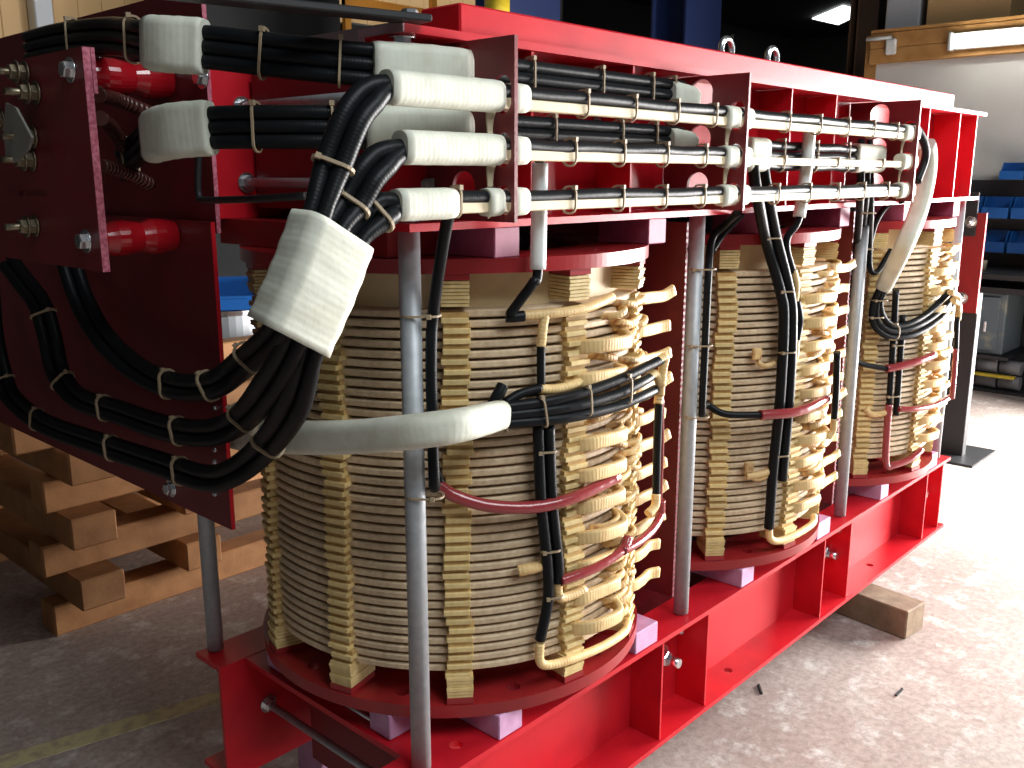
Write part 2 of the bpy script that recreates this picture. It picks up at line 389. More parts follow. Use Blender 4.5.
# fluorescent batten
L_ = thing('fluorescent_light', 'lit white fluorescent batten light on the wooden beam at upper right', 'light', (7.70, 2.2, 2.43))
q = MB(); q.box(7.69, 7.74, 1.25, 2.61, 2.425, 2.545, .008); q.build('housing', SLEEVE, L_)
for dz in (2.458, 2.512):
    q = MB(); q.cyl((7.672, 1.28, dz), (7.672, 2.55, dz), .019, 12); q.build('tube', LAMPM, L_)
q = MB(); q.box(7.65, 7.742, 2.585, 2.615, 2.42, 2.55, .008); q.build('end_cap', SLEEVE, L_)
J = thing('junction_box', 'small white junction box with pipe at left end of the wooden beam', 'junction box', (7.70, 3.1, 2.44))
q = MB(); q.box(7.69, 7.738, 3.02, 3.10, 2.43, 2.55, .012); q.build('box', SLEEVE, J)
q = MB(); q.cyl((7.71, 3.06, 2.56), (7.71, 3.26, 2.56), .014, 10); q.build('conduit', SLEEVE, J)
# things on the shelf
q = MB(); q.box(7.85, 8.35, 2.26, 2.86, 2.632, 3.05, .006); bx = q.build('cardboard_box', CARD)
tag(bx, 'brown cardboard box with white label on the shelf above the partition', 'box')
q = MB(); q.box(7.845, 7.849, 2.34, 2.44, 2.80, 2.96); q.build('paper_label', PAPER, bx)
q = MB(); q.box(7.9, 8.4, 2.93, 3.2, 2.632, 3.1, .01)
tag(q.build('grey_carton', GREYM), 'tall pale carton at left end of the high shelf', 'carton')
q = MB(); q.sweep(spline([(8.0, 1.55, 2.70), (8.0, 1.75, 2.86), (8.0, 1.98, 2.72)], 6), rrect(.3, .14, .06), (0, 0, 1))
tag(q.build('plastic_sack', GREYM), 'crumpled pale grey plastic sack at right end of the shelf', 'sack')
# brown column, blue columns, dark hall
def column(u0, u1, y, m, label, top=5.25, hmax=.34):
    p0, p1 = PY(u0, 20, y), PY(u1, 20, y); w_ = (p1.x-p0.x); t = thing('steel_column', label, 'column', ((p0.x+p1.x)/2, y, 0), None)
    b = MB(); x0, x1 = p0.x, p1.x; hd = min(w_, hmax)
    b.box(x0, x1, y, y+.02, 0, top); b.box(x0, x1, y+hd-.02, y+hd, 0, top); b.build('flange', m, t)
    b = MB(); b.box((x0+x1)/2-.008, (x0+x1)/2+.008, y+.02, y+hd-.02, 0, top); b.build('web', m, t)
    b = MB(); b.box(x0-.06, x1+.06, y-.06, y+hd+.06, 0, .02); b.build('base_plate', m, t)
column(686, 721, 4.4, BLUEC, 'dark blue steel column behind the lifting eyes')
column(508, 560, 5.0, BLUEC, 'dark blue steel column beside the tan cladding')
column(859, 878, 4.3, BROWN, 'brown steel column at left edge of the partition', hmax=.10)
q = MB(); p = PY(497, 12, 4.5); q.cyl((p.x, 4.5, p.z-.12), (p.x, 4.5, p.z+.10), .085, 20)
yl = q.build('hose_reel', YELL); tag(yl, 'yellow cylinder beside the blue column at top centre', 'canister')
q = MB(); q.box(p.x-.12, p.x+.12, 4.38, 4.6, 0, p.z-.122); tag(q.build('tall_dark_locker', DARK), 'tall dark locker under the yellow cylinder', 'locker')
# dark storage behind the transformer
t = thing('storage_rack', 'large dark stacked storage block right of the blue columns', 'rack', (7.6, 6.6, 0))
b = MB(); b.box(7.65, 11.45, 6.66, 8.2, .1, 2.9, .02); b.build('goods', DARK, t)
for xx in (7.6, 11.43):
    b = MB(); b.box(xx, xx+.07, 6.6, 6.65, 0, 3.3); b.build('upright', BSTEEL, t)
for zz in (1.6, 2.91):
    b = MB(); b.box(7.6, 11.5, 6.595, 6.65, zz, zz+.09); b.build('beam', BSTEEL, t)
xa, xb, xc = PY(186, 10, 7.6).x, PY(345, 10, 7.6).x, PY(432, 10, 7.6).x; zt = PY(400, 11, 7.6).z
t = thing('storage_rack', 'orange pallet rack with dark goods in front of the tan cladding', 'rack', (xa, 7.6, 0))
b = MB(); b.box(xa+.09, xb, 7.66, 8.5, .1, 4.3, .02); b.build('goods', DARK, t)
b = MB(); b.box(xb+.05, xc, 7.66, 8.5, .1, zt-.16, .02); b.build('goods', DARK, t)
for xx in (xa, xb, xc):
    b = MB(); b.box(xx, xx+.07, 7.6, 7.65, 0, 4.6); b.build('upright', ORANG, t)
b = MB(); b.box(xb, xc+.07, 7.59, 7.65, zt-.06, zt+.06); b.build('beam', ORANG, t)
p0, p1, p2, p3 = PZ(812, 19, 5.2), PZ(843, 6, 5.2), PZ(866, 12, 5.2), PZ(838, 25, 5.2)
q = MB(); q.prism([(p.x, p.y) for p in (p0, p1, p2, p3)], 'Z', 5.2, 5.22)
rl = q.build('roof_light', SKYLM); tag(rl, 'bright rooflight panel in the dark roof at top right', 'rooflight')
# near-black block added to stand in for the shade behind the timber crib
t = thing('dark_shade_block', 'added near-black block standing in for the shade behind the timber crib', 'cabinet', (1.6, 4.3, 0))
b = MB(); b.box(-.3, 1.9, 4.5, 5.2, 0, 1.55, .02); b.build('body', DARK, t)
b = MB(); b.box(.6, .62, 4.485, 4.5, .1, 1.45); b.build('block_strip', BSTEEL, t)
# pale bench with blue bin seen between end panel and first coil
p = PX(226, 240, 3.0)
t = thing('pale_bench', 'pale grey metal cabinet seen between end panel and first coil', 'cabinet', (3.2, p.y+.5, 0))
b = MB(); b.box(2.85, 4.3, 4.45, 4.95, 0, 1.38, .01); b.build('body', GREYM, t)
b = MB(); b.box(2.83, 4.32, 4.42, 4.97, 1.382, 1.40); b.build('top', GREYM, t)
def bin_(loc, rz, sx, sy, sz, label, m=BLUEB, group=None):
    """open-front stacking bin, front towards local -Y"""
    t = thing('storage_bin', label, 'bin', loc, group); q = Matrix.Rotation(rz, 4, 'Z').to_quaternion()
    b = MB(); w, dp, h, th = sx/2, sy/2, sz, .006
    b.box(-w, w, -dp, dp, 0, th); b.box(-w, w, dp-th, dp, 0, h)
    prof = [(-dp, 0), (dp, 0), (dp, h), (-dp*.35, h), (-dp*.75, h*.5), (-dp, h*.5)]
    b.prism(prof, 'X', -w, -w+th); b.prism(prof, 'X', w-th, w)
    o = b.build('bin_body', m, t); o.rotation_mode = 'QUATERNION'; o.rotation_quaternion = q; o.location = (0, 0, 0)
    b = MB(); b.box(-w, w, -dp-.004, -dp+th, 0, h*.5); b.box(-w*.5, w*.5, -dp-.012, -dp, h*.42, h*.5)
    o = b.build('front_lip', m, t); o.rotation_mode = 'QUATERNION'; o.rotation_quaternion = q; o.location = (0, 0, 0)
    return t
p = PY(231, 290, 4.25); q = MB()
dr = thing('steel_drum', 'small grey steel drum between end panel and first coil', 'drum', (p.x, 4.25, 0))
q.lathe((p.x, 4.25, 0), [(0.0001, 0), (.15, 0), (.15, .28), (.158, .29), (.15, .30), (.15, .58), (.158, .59), (.15, .60), (.15, p.z-.10), (.0001, p.z-.10)], 28, closed=False)
q.build('drum_body', GREYM, dr)
q = MB(); q.lathe((p.x, 4.25, p.z-.10), [(.152, -.01), (.16, -.01), (.16, .012), (.152, .012)], 28); q.build('rim', ZINC, dr)
bin_((p.x, 4.25, p.z-.085), -.6, .34, .26, .14, 'bright blue bin on a drum between end panel and first coil')

# workbench, bins, grey cabinet and rolls at the right
t = thing('workbench', 'black workbench under the blue bins at right', 'workbench', (7.35, 2.0, 0))
b = MB(); b.box(7.0, 7.75, 1.1, 2.42, .80, .84, .005); b.build('worktop', BSTEEL, t)
b = MB(); b.box(7.05, 7.7, 1.15, 2.38, .70, .74); b.build('under_shelf', BSTEEL, t)
for x, y in ((7.04, 2.36), (7.68, 2.36), (7.04, 1.16), (7.68, 1.16)):
    b = MB(); b.box(x-.03, x+.03, y-.03, y+.03, 0, .80); b.build('leg', BSTEEL, t)
b = MB(); b.box(7.6, 7.62, 1.15, 2.36, 0, .7); b.build('back_panel', DARK, t)
t = thing('tool_cabinet', 'worn grey-green steel cabinet under the workbench', 'cabinet', (7.3, 1.95, .16))
b = MB(); b.box(7.12, 7.58, 1.86, 2.30, .26, .695, .008); b.build('body', CABG, t)
b = MB(); b.box(7.1, 7.119, 1.90, 2.26, .29, .67, .004); b.build('door', CABG, t)
b = MB(); b.box(7.08, 7.099, 1.97, 1.99, .42, .50, .004); b.build('handle', ZINC, t)
b = MB(); b.box(7.095, 7.0995, 2.02, 2.12, .56, .64); b.build('sticker', CARD, t)
b = MB(); b.box(7.06, 7.60, 1.80, 2.34, .235, .26); b.build('plinth', BSTEEL, t)
rk = thing('roll_cradle', 'low black cradle with yellow bar holding the grey rolls', 'cradle', (7.2, 1.95, 0))
b = MB(); b.box(7.05, 7.45, 1.6, 2.36, .0, .02); b.build('base', BSTEEL, rk)
b = MB(); b.box(7.03, 7.07, 1.74, 2.10, .115, .135); b.build('yellow_bar', YELL, rk)
b = MB(); b.box(7.40, 7.45, 1.6, 2.36, .02, .234); b.build('upright', BSTEEL, rk)
for r_, z in ((0, .0705), (1, .179)):
    for i, nm in enumerate(('leftmost', 'second', 'third', 'rightmost')):
        y = 2.24-i*.15; q = MB(); q.cyl((7.14, y-.068, z), (7.14, y+.068, z), .048, 20)
        tag(q.build('grey_roll', ROLLM), '%s grey roll in the %s row under the tool cabinet' % (nm, ('lower', 'upper')[r_]), 'roll', 'grey rolls under the cabinet')
rackt = thing('bin_rack', 'dark back panel carrying the blue bins above the workbench', 'bin rack', (7.7, 2.0, .84))
b = MB(); b.box(7.72, 7.74, 1.15, 2.42, .84, 1.47); b.build('back_panel', BSTEEL, rackt)
for z in (.955, 1.20):
    b = MB(); b.box(7.46, 7.72, 1.15, 2.42, z-.012, z-.002); b.build('rail', BSTEEL, rackt)
for r_, z in enumerate((.955, 1.20)):
    for i, nm in enumerate(('leftmost', 'second', 'third', 'fourth')):
        bin_((7.57, 2.30-i*.2, z), -math.pi/2, .18, .24, .15, '%s blue bin from the left in the %s row on the right' % (nm, ('lower', 'upper')[r_]), BLUEB, 'blue bins above the workbench')
p = PX(1015, 182, 7.6); bin_((7.6, p.y, 1.475), -math.pi/2, .16, .22, .12, 'single blue bin on top of the bin rack at right edge', BLUEB, 'blue bins above the workbench')
q = MB(); q.sweep(spline([(7.25, 2.30, .875), (7.2, 2.18, .89), (7.22, 2.05, .875)], 6), rrect(.09, .07, .03), (0, 0, 1)); q.sweep(spline([(7.12, 2.30, .86), (7.05, 2.2, .87), (7.1, 2.1, .858)], 6), rrect(.05, .03, .012), (0, 0, 1))
tag(q.build('crumpled_rag', STRAP), 'crumpled beige rag lying on the black workbench', 'rag')
# upright stand beyond the transformer
p = PZ(950, 456, 0); px = p.x
t = thing('panel_stand', 'black steel upright with red-brown board beyond the last coil', 'stand', (px, p.y, 0))
ya, yb = PX(943, 400, px).y, PX(968, 400, px).y
b = MB(); b.box(px, px+.06, yb, ya, 0, PX(960, 292, px).z, .003); b.build('lower_post', BSTEEL, t)
z0, z1 = PX(965, 312, px).z, PX(965, 232, px).z
b = MB(); b.box(px-.02, px, PX(983, 260, px).y, PX(952, 260, px).y, z0, z1+.1); b.build('board', RINGM, t)
b = MB(); b.box(px-.03, px-.021, PX(979, 215, px).y, PX(956, 215, px).y, z1-.02, PX(968, 192, px).z, .003); b.build('upper_plate', BSTEEL, t)
bolt(t, PX(971, 222, px-.03), (-1, 0, 0), BIGN); bolt(t, PX(962, 298, px-.02), (-1, 0, 0), BIGN)
b = MB(); b.box(px-.15, px+.25, yb-.1, ya+.1, 0, .012); b.build('foot_plate', BSTEEL, t)

# timber crib
crib = 'stacked crib timbers'
def timber(name, x0, x1, y0, y1, z0, z1, label, m=TIMB, group=crib):
    b = MB(); b.box(x0, x1, y0, y1, z0, z1, .006); return tag(b.build(name, m), label, 'timber', group)
ORD = ('bottom', 'second', 'third', 'fourth')
xl_ = PY(53, 610, 3.05).x; xc_ = PY(79, 580, 2.94).x; xd_ = PY(186, 550, 2.98).x
for i in range(4):
    z = i*.214; dx = (0, -.015, .01, -.06)[i]
    timber('long_timber', xl_+dx, 2.75+dx*.5, 3.05, 3.16, z, z+.107, 'long pine timber, %s of the near row in the crib at left' % ORD[i])
    timber('long_timber', .85-dx, 2.7, 3.85, 3.96, z, z+.107, 'long pine timber, %s of the far row in the crib at left' % ORD[i])
    if i < 3:
        timber('cross_timber', xc_+dx*.6, xc_+.15+dx*.6, 2.94, 4.02, z+.1075, z+.2135, 'short-ended cross timber at the left end of the crib, %s one up' % ORD[i])
        timber('cross_timber', xd_-dx*.3, xd_+.14-dx*.3, 2.98, 4.02, z+.1075, z+.2135, 'cross timber near the middle of the crib, %s one up' % ORD[i])
# floor packing under the transformer
a = PZ(905, 640, 0); 
b = MB(); dirv = (PZ(838, 614, 0)-a); dirv.z = 0; dirv.normalize(); nv = Vector((-dirv.y, dirv.x, 0))
if nv.x < 0: nv = -nv
b.obox(a+dirv*.33+nv*.06+Vector((0, 0, .05)), dirv, nv, (0, 0, 1), .66, .12, .10, .004)
tag(b.build('packing_timber', GREYT), 'weathered timber lying on the floor under the far part of the frame', 'timber')
def packer(x, y, z0, z1, label, s=.085):
    b = MB(); b.box(x-s/2, x+s/2, y-s/2, y+s/2, z0, z1, .003); return tag(b.build('packing_block', PINK), label, 'block', 'lilac packing blocks')
packer(2.99, 1.26, .101, .199, 'lilac block on the weathered floor timber under the bottom flange')
packer(1.50, 1.115, .0, .199, 'tall lilac block under the bottom flange at lower centre', .10)
packer(3.45, 1.6, .0, .199, 'lilac foot block under the far end of the rear channel', .10)
packer(1.2, 1.73, .0, .199, 'lilac foot block under the near end of the rear channel', .10)
for i, (u, v) in enumerate(((757, 601), (893, 553), (950, 372))):
    p = PZ((899, 690, 760)[i], (693, 700, 600)[i] if i != 2 else 690, 0)
    b = MB(); b.obox(p+Vector((0, 0, .003)), (1, .4*i, 0), (-.4*i, 1, 0), (0, 0, 1), .05, .006, .006)
    tag(b.build('wood_splinter', DARK), ('dark splinter on the bright floor below the packing timber', 'dark splinter on the floor right of the bottom flange', 'dark splinter close to the bottom flange edge')[i], 'splinter')

# ================================================================== LOWER CLAMP FRAME
X0, X1 = .911, 3.571; YF, YW = 1.064, 1.165; YR, YRW = 2*YC-YF, 2*YC-YW
LF = thing('lower_clamp_frame', 'glossy red steel lower frame carrying the three coils', 'clamp frame', (2.24, YC, .2))
def channel(parent, name, y_out, y_web, z0, z1, th=.012, holes=(), x0=X0, x1=X1):
    b = MB(); lo, hi = min(y_out, y_web), max(y_out, y_web)
    hs = [circ(x, y, r, 14) for x, y, r in holes]
    b.prism([(x0, lo), (x1, lo), (x1, hi), (x0, hi)], 'Z', z1-th, z1, hs)
    b.prism([(x0, lo), (x1, lo), (x1, hi), (x0, hi)], 'Z', z0, z0+th, [circ(x, (lo+hi)/2, .012, 12) for x in (2.06, 3.0)])
    s = .010 if y_web > y_out else -.010
    b.box(x0, x1, min(y_web-s, y_web), max(y_web-s, y_web), z0+th, z1-th)
    return b.build(name, RED, parent)
ZL0, ZL1, ZU0, ZU1 = .200, .477, 1.418, 1.712
channel(LF, 'front_channel', YF, YW, ZL0, ZL1, holes=[(x, 1.118, .013) for x in (1.06, 1.32, 1.42, 2.2, 2.32, 3.1, 3.22)])
channel(LF, 'rear_channel', YR, YRW, ZL0, ZL1, holes=[(1.30, YR-.05, .013), (1.15, YR-.05, .013)])
for x in (1.674, 1.872, 2.521, 2.708, 3.36, 3.52, .99):
    for side in (0, 1):
        b = MB(); y0, y1 = (YF+.006, YW-.0105) if side == 0 else (YRW+.0105, YR-.006)
        b.box(x-.006, x, y0, y1, ZL0+.0125, ZL1-.0125); b.build('stiffener', RED, LF)
b = MB(); b.prism([(.971, YW+.001), (1.14, YW+.001), (1.14, YRW-.001), (.971, YRW-.001)], 'Z', ZL1-.013, ZL1-.001, [circ(1.02, 1.235, .017, 14), circ(1.03, 1.60, .014, 14)])
b.build('cross_plate', RED, LF)
b = MB(); b.box(3.36, 3.51, YW+.001, YRW-.001, ZL1-.013, ZL1-.001); b.build('cross_plate', RED, LF)
for x in (1.02, 1.794, 2.687, 3.47):          # through studs holding the two channels
    b = MB(); b.cyl((x, YW-.03, .345), (x, YRW+.03, .345), .0085, 12); b.build('tie_stud', GALV, LF)
    bolt(LF, (x, YW-.0105, .345), (0, -1, 0), BIGN if x > 1.1 else NUTS)
    bolt(LF, (x, YRW+.0105, .345), (0, 1, 0), NUTS)
bolt(LF, (1.02, YRW-.001, .345), (0, -1, 0), NUTS)
for x in (1.145, 1.60, 2.04, 2.49, 2.94, 3.38): bolt(LF, (x, 1.10, ZL1-.0125), (0, 0, -1), BOLT)
b = MB(); b.cyl((1.0, 1.24, ZL1+.007), (1.0, 1.50, ZL1+.007), .006, 10); st_ = tag(b.build('threaded_rod', ZINC), 'loose bright threaded rod lying on the frame under the first coil', 'rod')

# ================================================================== UPPER CLAMP FRAME
UF = thing('upper_clamp_frame', 'glossy red steel upper frame with three bracket plates above the coils', 'clamp frame', (2.24, YC, ZU0))
channel(UF, 'front_channel', YF, YW, ZU0, ZU1, x0=.93)
channel(UF, 'rear_channel', YR, YRW, ZU0, ZU1, x0=.93)
for x in (1.215, 1.50, 2.14, 2.385, 3.05, 3.33, 3.50):
    b = MB(); b.box(x-.005, x+.001, YF+.008, YW-.0105, ZU0+.0125, ZU1-.0125); b.build('stiffener', RED, UF)
    b = MB(); b.box(x-.005, x+.001, YRW+.0105, YR-.008, ZU0+.0125, ZU1-.0125); b.build('stiffener', RED, UF)
b = MB(); b.box(1.06, 3.29, 1.085, 1.175, ZU1+.001, 1.758, .003); b.build('top_cover', RED, UF)
b = MB(); b.box(1.06, 3.29, 2*YC-1.175, 2*YC-1.085, ZU1+.001, 1.758, .003); b.build('top_cover', RED, UF)
def dhole(cy, cz, w, h, n=8):       # rounded slot
    return [(cy+a, cz+b) for a, b in rrect(w, h, min(w, h)*.49, n)]
PLX = (1.05, 1.733, 2.657)
YP = .96
for x in PLX:
    b = MB()
    b.prism([(YP, ZU0+.0135), (YW-.012, ZU0+.0135), (YW-.012, ZU1-.0135), (YP, ZU1-.0135)], 'X', x-.003, x+.004,
            [dhole(.985, 1.617, .036, .056), dhole(.985, 1.538, .036, .05), dhole(.985, 1.463, .036, .046),
             dhole(1.068, 1.655, .052, .075), dhole(1.068, 1.567, .052, .07), dhole(1.068, 1.475, .05, .065)])
    o = b.build('bracket_plate', BOARD, UF); o['label'] = 'dark red notched bracket plate'
# cut end of the front channel and lamination faces
b = MB(); b.box(.926, .9295, YF, YW, ZU1-.012, ZU1); b.box(.926, .9295, YW-.012, YW, ZU1-.05, ZU1-.0125); b.build('sawn_end', SAWN, UF)
for z in (1.632, 1.487):
    b = MB(); b.cyl((1.045, YW-.03, z), (1.045, YRW+.02, z), .0095, 12); b.build('tie_stud', GALV, UF)
    bolt(UF, (1.045, YRW-.001, z), (0, -1, 0), NUTS)
for x in (1.5, 2.4, 3.3): bolt(UF, (x, YW-.0105, 1.60), (0, -1, 0), BOLT)
# black flat bar bolted on the top flange
a, c_ = PZ(425, 20, ZU1+.006), PZ(205, -3, ZU1+.006); d = (c_-a).normalized()
b = MB(); b.obox((a+c_)/2+d*.05, d, (-d.y, d.x, 0), (0, 0, 1), (c_-a).length+.1, .045, .010, .002); b.build('clamp_bar', BSTEEL, UF)
bolt(UF, PZ(410, 20, ZU1+.011), (0, 0, 1), BOLT); bolt(UF, (.955, 1.10, ZU1-.0125), (0, 0, -1), NUTS)
bolt(UF, (3.53, 1.12, ZU0+.0125), (0, 0, 1), NUTS); bolt(UF, (3.41, 1.12, ZU0+.0125), (0, 0, 1), NUTS)
for k, u in enumerate((726, 772)):           # lifting eyes on the top cover
    z0 = 1.758; b = MB(); yy = 1.13; p = PY(u, 60, yy)
    pts = spline([(p.x-.022, yy, z0-.004), (p.x-.022, yy, z0+.022), (p.x-.010, yy, z0+.036), (p.x+.010, yy, z0+.036), (p.x+.022, yy, z0+.022), (p.x+.022, yy, z0-.004)], 5)
    b.tube(pts, .007, 10, (0, 1, 0)); b.build('lifting_eye', ZINC, UF)

b = MB(); b.box(1.0, 1.12, 1.20, 1.72, 1.368, ZU0-.001); b.build('end_packer', RINGM, UF)
# ================================================================== CORE
CO = thing('laminated_core', 'laminated steel core running between the red clamp channels', 'core', (2.24, YC, .21))
b = MB(); b.box(1.07, 3.41, YW+.012, YRW-.012, ZU0+.02, 1.748); b.build('upper_yoke', LAMIN, CO)
b = MB(); b.box(1.062, 1.0695, YW+.012, YRW-.012, ZU0+.02, 1.690); b.build('end_plate', DKRED, CO)
b = MB(); b.box(1.07, 3.41, YW+.06, YRW-.09, .225, ZL1-.02); b.build('lower_yoke', DKRED, CO)
for k in range(3):
    b = MB(); b.cyl((CX[k], YC, ZL1-.02), (CX[k], YC, ZU0+.02), .17, 32); b.build('limb', BSTEEL, CO)

# ================================================================== TIE RODS, BARRIERS, PACKERS
RODS = [(.970, 1.112), (1.794, 1.104), (2.687, 1.104), (3.515, 1.104)]
rlab = ('nearest galvanised tie rod crossing in front of the first coil', 'galvanised tie rod between the first and second coils',
        'galvanised tie rod between the second and third coils', 'galvanised tie rod at the far right end of the frame')
def rod(x, y, label):
    t = thing('tie_rod', label, 'tie rod', (x, y, ZL0), 'galvanised tie rods')
    b = MB(); b.cyl((x, y, ZL1+.004), (x, y, ZU0-.002), .0175, 20); b.build('sleeve_tube', GALV, t)
    b = MB(); b.cyl((x, y, ZL1-.05), (x, y, ZL1+.004), .009, 12); b.build('threaded_end', ZINC, t)
    b = MB(); b.cyl((x, y, ZU0-.002), (x, y, ZU0+.05), .009, 12); b.build('threaded_end', ZINC, t)
    bolt(t, (x, y, ZL1-.0125), (0, 0, -1), NUTS, 'nut'); bolt(t, (x, y, ZU0+.0125), (0, 0, 1), NUTS, 'nut')
    return t
for (x, y), l in zip(RODS, rlab): rod(x, y, l)
rod(.946, 1.763, 'galvanised tie rod standing under the big end panel at left')
for x, l in ((1.794, 'hidden galvanised tie rod behind first and second coils'), (2.687, 'hidden galvanised tie rod behind second and third coils'), (3.515, 'hidden galvanised tie rod behind the third coil')): rod(x, 1.763, l)
for x, l in ((1.806, 'first and second'), (2.699, 'second and third')):
    t = thing('phase_barrier', 'dark red barrier board standing between the %s coils' % l, 'barrier board', (x, YC, .5))
    b = MB(); b.box(x-.004, x+.004, 1.135, 1.72, .505, 1.40); b.build('board', BOARD, t)
    b = MB()
    for i in range(60): b.box(x-.0045, x+.0045, 1.1335, 1.1348, .51+i*.0147, .51+i*.0147+.006)
    b.build('perforated_edge', BEDGE, t)
def spacer_block(x, y0, y1, z0, z1, label, w=.062):
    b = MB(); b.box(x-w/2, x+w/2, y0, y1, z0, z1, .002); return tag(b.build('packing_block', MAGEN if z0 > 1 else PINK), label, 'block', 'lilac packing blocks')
CN = ('first', 'second', 'third')
for k in range(3):
    for dx, nm in ((-.193, 'left'), (.25, 'right')):
        spacer_block(CX[k]+dx, 1.066, 1.22, ZL1+.0005, .5275, 'lilac block on the lower flange under the %s front of the %s coil' % (nm, CN[k]), .064 if dx < 0 else .085)
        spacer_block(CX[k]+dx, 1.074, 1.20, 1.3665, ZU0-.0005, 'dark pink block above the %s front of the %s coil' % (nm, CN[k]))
        spacer_block(CX[k]+dx, 1.63, 1.78, ZL1+.0005, .5275, 'lilac block under the %s rear of the %s coil' % (nm, CN[k]))
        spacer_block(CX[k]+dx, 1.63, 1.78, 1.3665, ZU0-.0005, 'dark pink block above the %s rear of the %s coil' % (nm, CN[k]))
b = MB(); b.box(.985, 1.13, 1.215, 1.275, ZL1+.0005, .5275, .002); tag(b.build('packing_block', PINK), 'lilac block on the cross plate at the near end under the first coil', 'block', 'lilac packing blocks')
b = MB(); b.box(.985, 1.13, 1.56, 1.62, ZL1+.0005, .5275, .002); tag(b.build('packing_block', PINK), 'lilac block at the rear of the cross plate under the first coil', 'block', 'lilac packing blocks')

# ================================================================== COILS
ND = 38; ZD0, ZD1 = .612, 1.285; DP = (ZD1-ZD0)/ND; RD = .386
COLS = [-99+360/11*j for j in range(-5, 6)]
m_disc = MB(); m_disc.lathe((0, 0, 0), [(.345, -.0063), (RD-.003, -.0063), (RD, -.0038), (RD, .0038), (RD-.003, .0063), (.345, .0063)], 96)
me_disc = m_disc.mesh('disc'); me_disc.materials.append(DISC)
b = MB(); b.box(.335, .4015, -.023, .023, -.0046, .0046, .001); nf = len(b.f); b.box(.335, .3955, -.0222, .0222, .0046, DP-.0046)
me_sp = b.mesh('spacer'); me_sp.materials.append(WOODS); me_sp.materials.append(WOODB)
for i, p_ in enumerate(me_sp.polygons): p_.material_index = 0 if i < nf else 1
def stack_mesh(top):
    b = MB(); n = 7 if top else 6
    z0, z1 = (ZD1+.002, 1.331) if top else (.565, ZD0-.004)
    h = (z1-z0)/n
    for i in range(n): e = .0016*((i*7) % 3-1); b.box(.325, .4025+e, -.0235-e*.3, .0235+e*.3, z0+i*h, z0+(i+1)*h-.0011)
    return b
SPZ = [ZD0-.004+DP*i for i in range(ND+1)]
b = stack_mesh(True); me_top = b.mesh('top_block'); me_top.materials.append(WOODS)
b = stack_mesh(False); me_col = b.mesh('spacer_column'); me_col.materials.append(WOODS)
for z in SPZ: b.box(.335, .4015, -.023, .023, z-.0046, z+.0046); b.box(.335, .3955, -.0222, .0222, z+.0046, z+DP-.0046)
me_colfull = b.mesh('spacer_column_full'); me_colfull.materials.append(WOODS)
b = MB(); b.box(.33, .4035, -.024, .024, .5535, .5645); me_pad = b.mesh('spacer_pad'); me_pad.materials.append(RINGM)
b = MB(); b.box(.33, .4035, -.024, .024, 1.3315, 1.3415); me_pad2 = b.mesh('top_pad'); me_pad2.materials.append(RINGM)
b = MB(); hs = [circ(0, 0, .27, 48)]+[circ(.365*math.cos(R_(a+16)), .365*math.sin(R_(a+16)), .014, 12) for a in COLS]
b.prism(circ(0, 0, .407, 180), 'Z', 0, .0245, hs); me_ring = b.mesh('end_ring'); me_ring.materials.append(RINGM)
b = MB(); b.lathe((0, 0, 0), [(.30, .603), (.348, .603), (.348, 1.338), (.30, 1.338)], 72); me_in = b.mesh('inner_cylinder'); me_in.materials.append(INNER)
# wrapped tap leads, local coil coordinates
def arc_pts(lst): return [Vector((r*math.cos(R_(a)), r*math.sin(R_(a)), z)) for r, a, z in lst]
tap_meshes = []
for v_ in range(4):
    e = (v_-1.5)*.004
    b = MB(); b.sweep(spline(arc_pts([(.378, -11, -.004), (.404, -9.2, 0), (.416+e, -5, .002), (.419+e, 4.4, -.001), (.404, 8.0, -.001+e), (.375, 10, e)]), 5), rrect(.013, .026, .004, 3), (0, 0, 1))
    me1 = b.mesh('tap_lead'); me1.materials.append(CREAM)
    b = MB(); b.sweep(spline(arc_pts([(.375, -12, .002), (.402, -8, .001), (.416, -3, -.001), (.434+e, 2, -.002), (.456+e, 4.5, .002+e)]), 5), rrect(.011, .024, .004, 3), (0, 0, 1))
    me2 = b.mesh('tap_lead_end'); me2.materials.append(CREAM)
    tap_meshes.append((me1, me2))
cross_meshes = []
for v_ in range(8):
    rr = random.Random(v_); l = 4+rr.random()*5; dz = (rr.random()-.5)*.034; out = .393+rr.random()*.014
    b = MB(); b.sweep(spline(arc_pts([(.378, -l, 0), (out, -l*.5, dz*.2), (out+.004, l*.3, dz*.8), (.378, l, dz)]), 5), rrect(.009, .012+.006*rr.random(), .004, 2), (0, 0, 1))
    me = b.mesh('crossover_lead'); me.materials.append(CREAM2 if v_ % 3 else CREAM); cross_meshes.append(me)
for me in [me_disc, me_sp, me_top, me_col, me_colfull, me_pad, me_ring, me_in]+[q for t_ in tap_meshes for q in t_]+cross_meshes:
    bm = bmesh.new(); bm.from_mesh(me); bmesh.ops.recalc_face_normals(bm, faces=bm.faces[:]); bm.to_mesh(me); bm.free()
def rz(deg): return Matrix.Rotation(R_(deg), 4, 'Z').to_quaternion()
clab = ('nearest disc-wound coil with cream discs, under the white taped tube', 'middle disc-wound coil with the thick black cable pair down its front', 'farthest disc-wound coil, beneath the curved white sleeve')
COIL = []
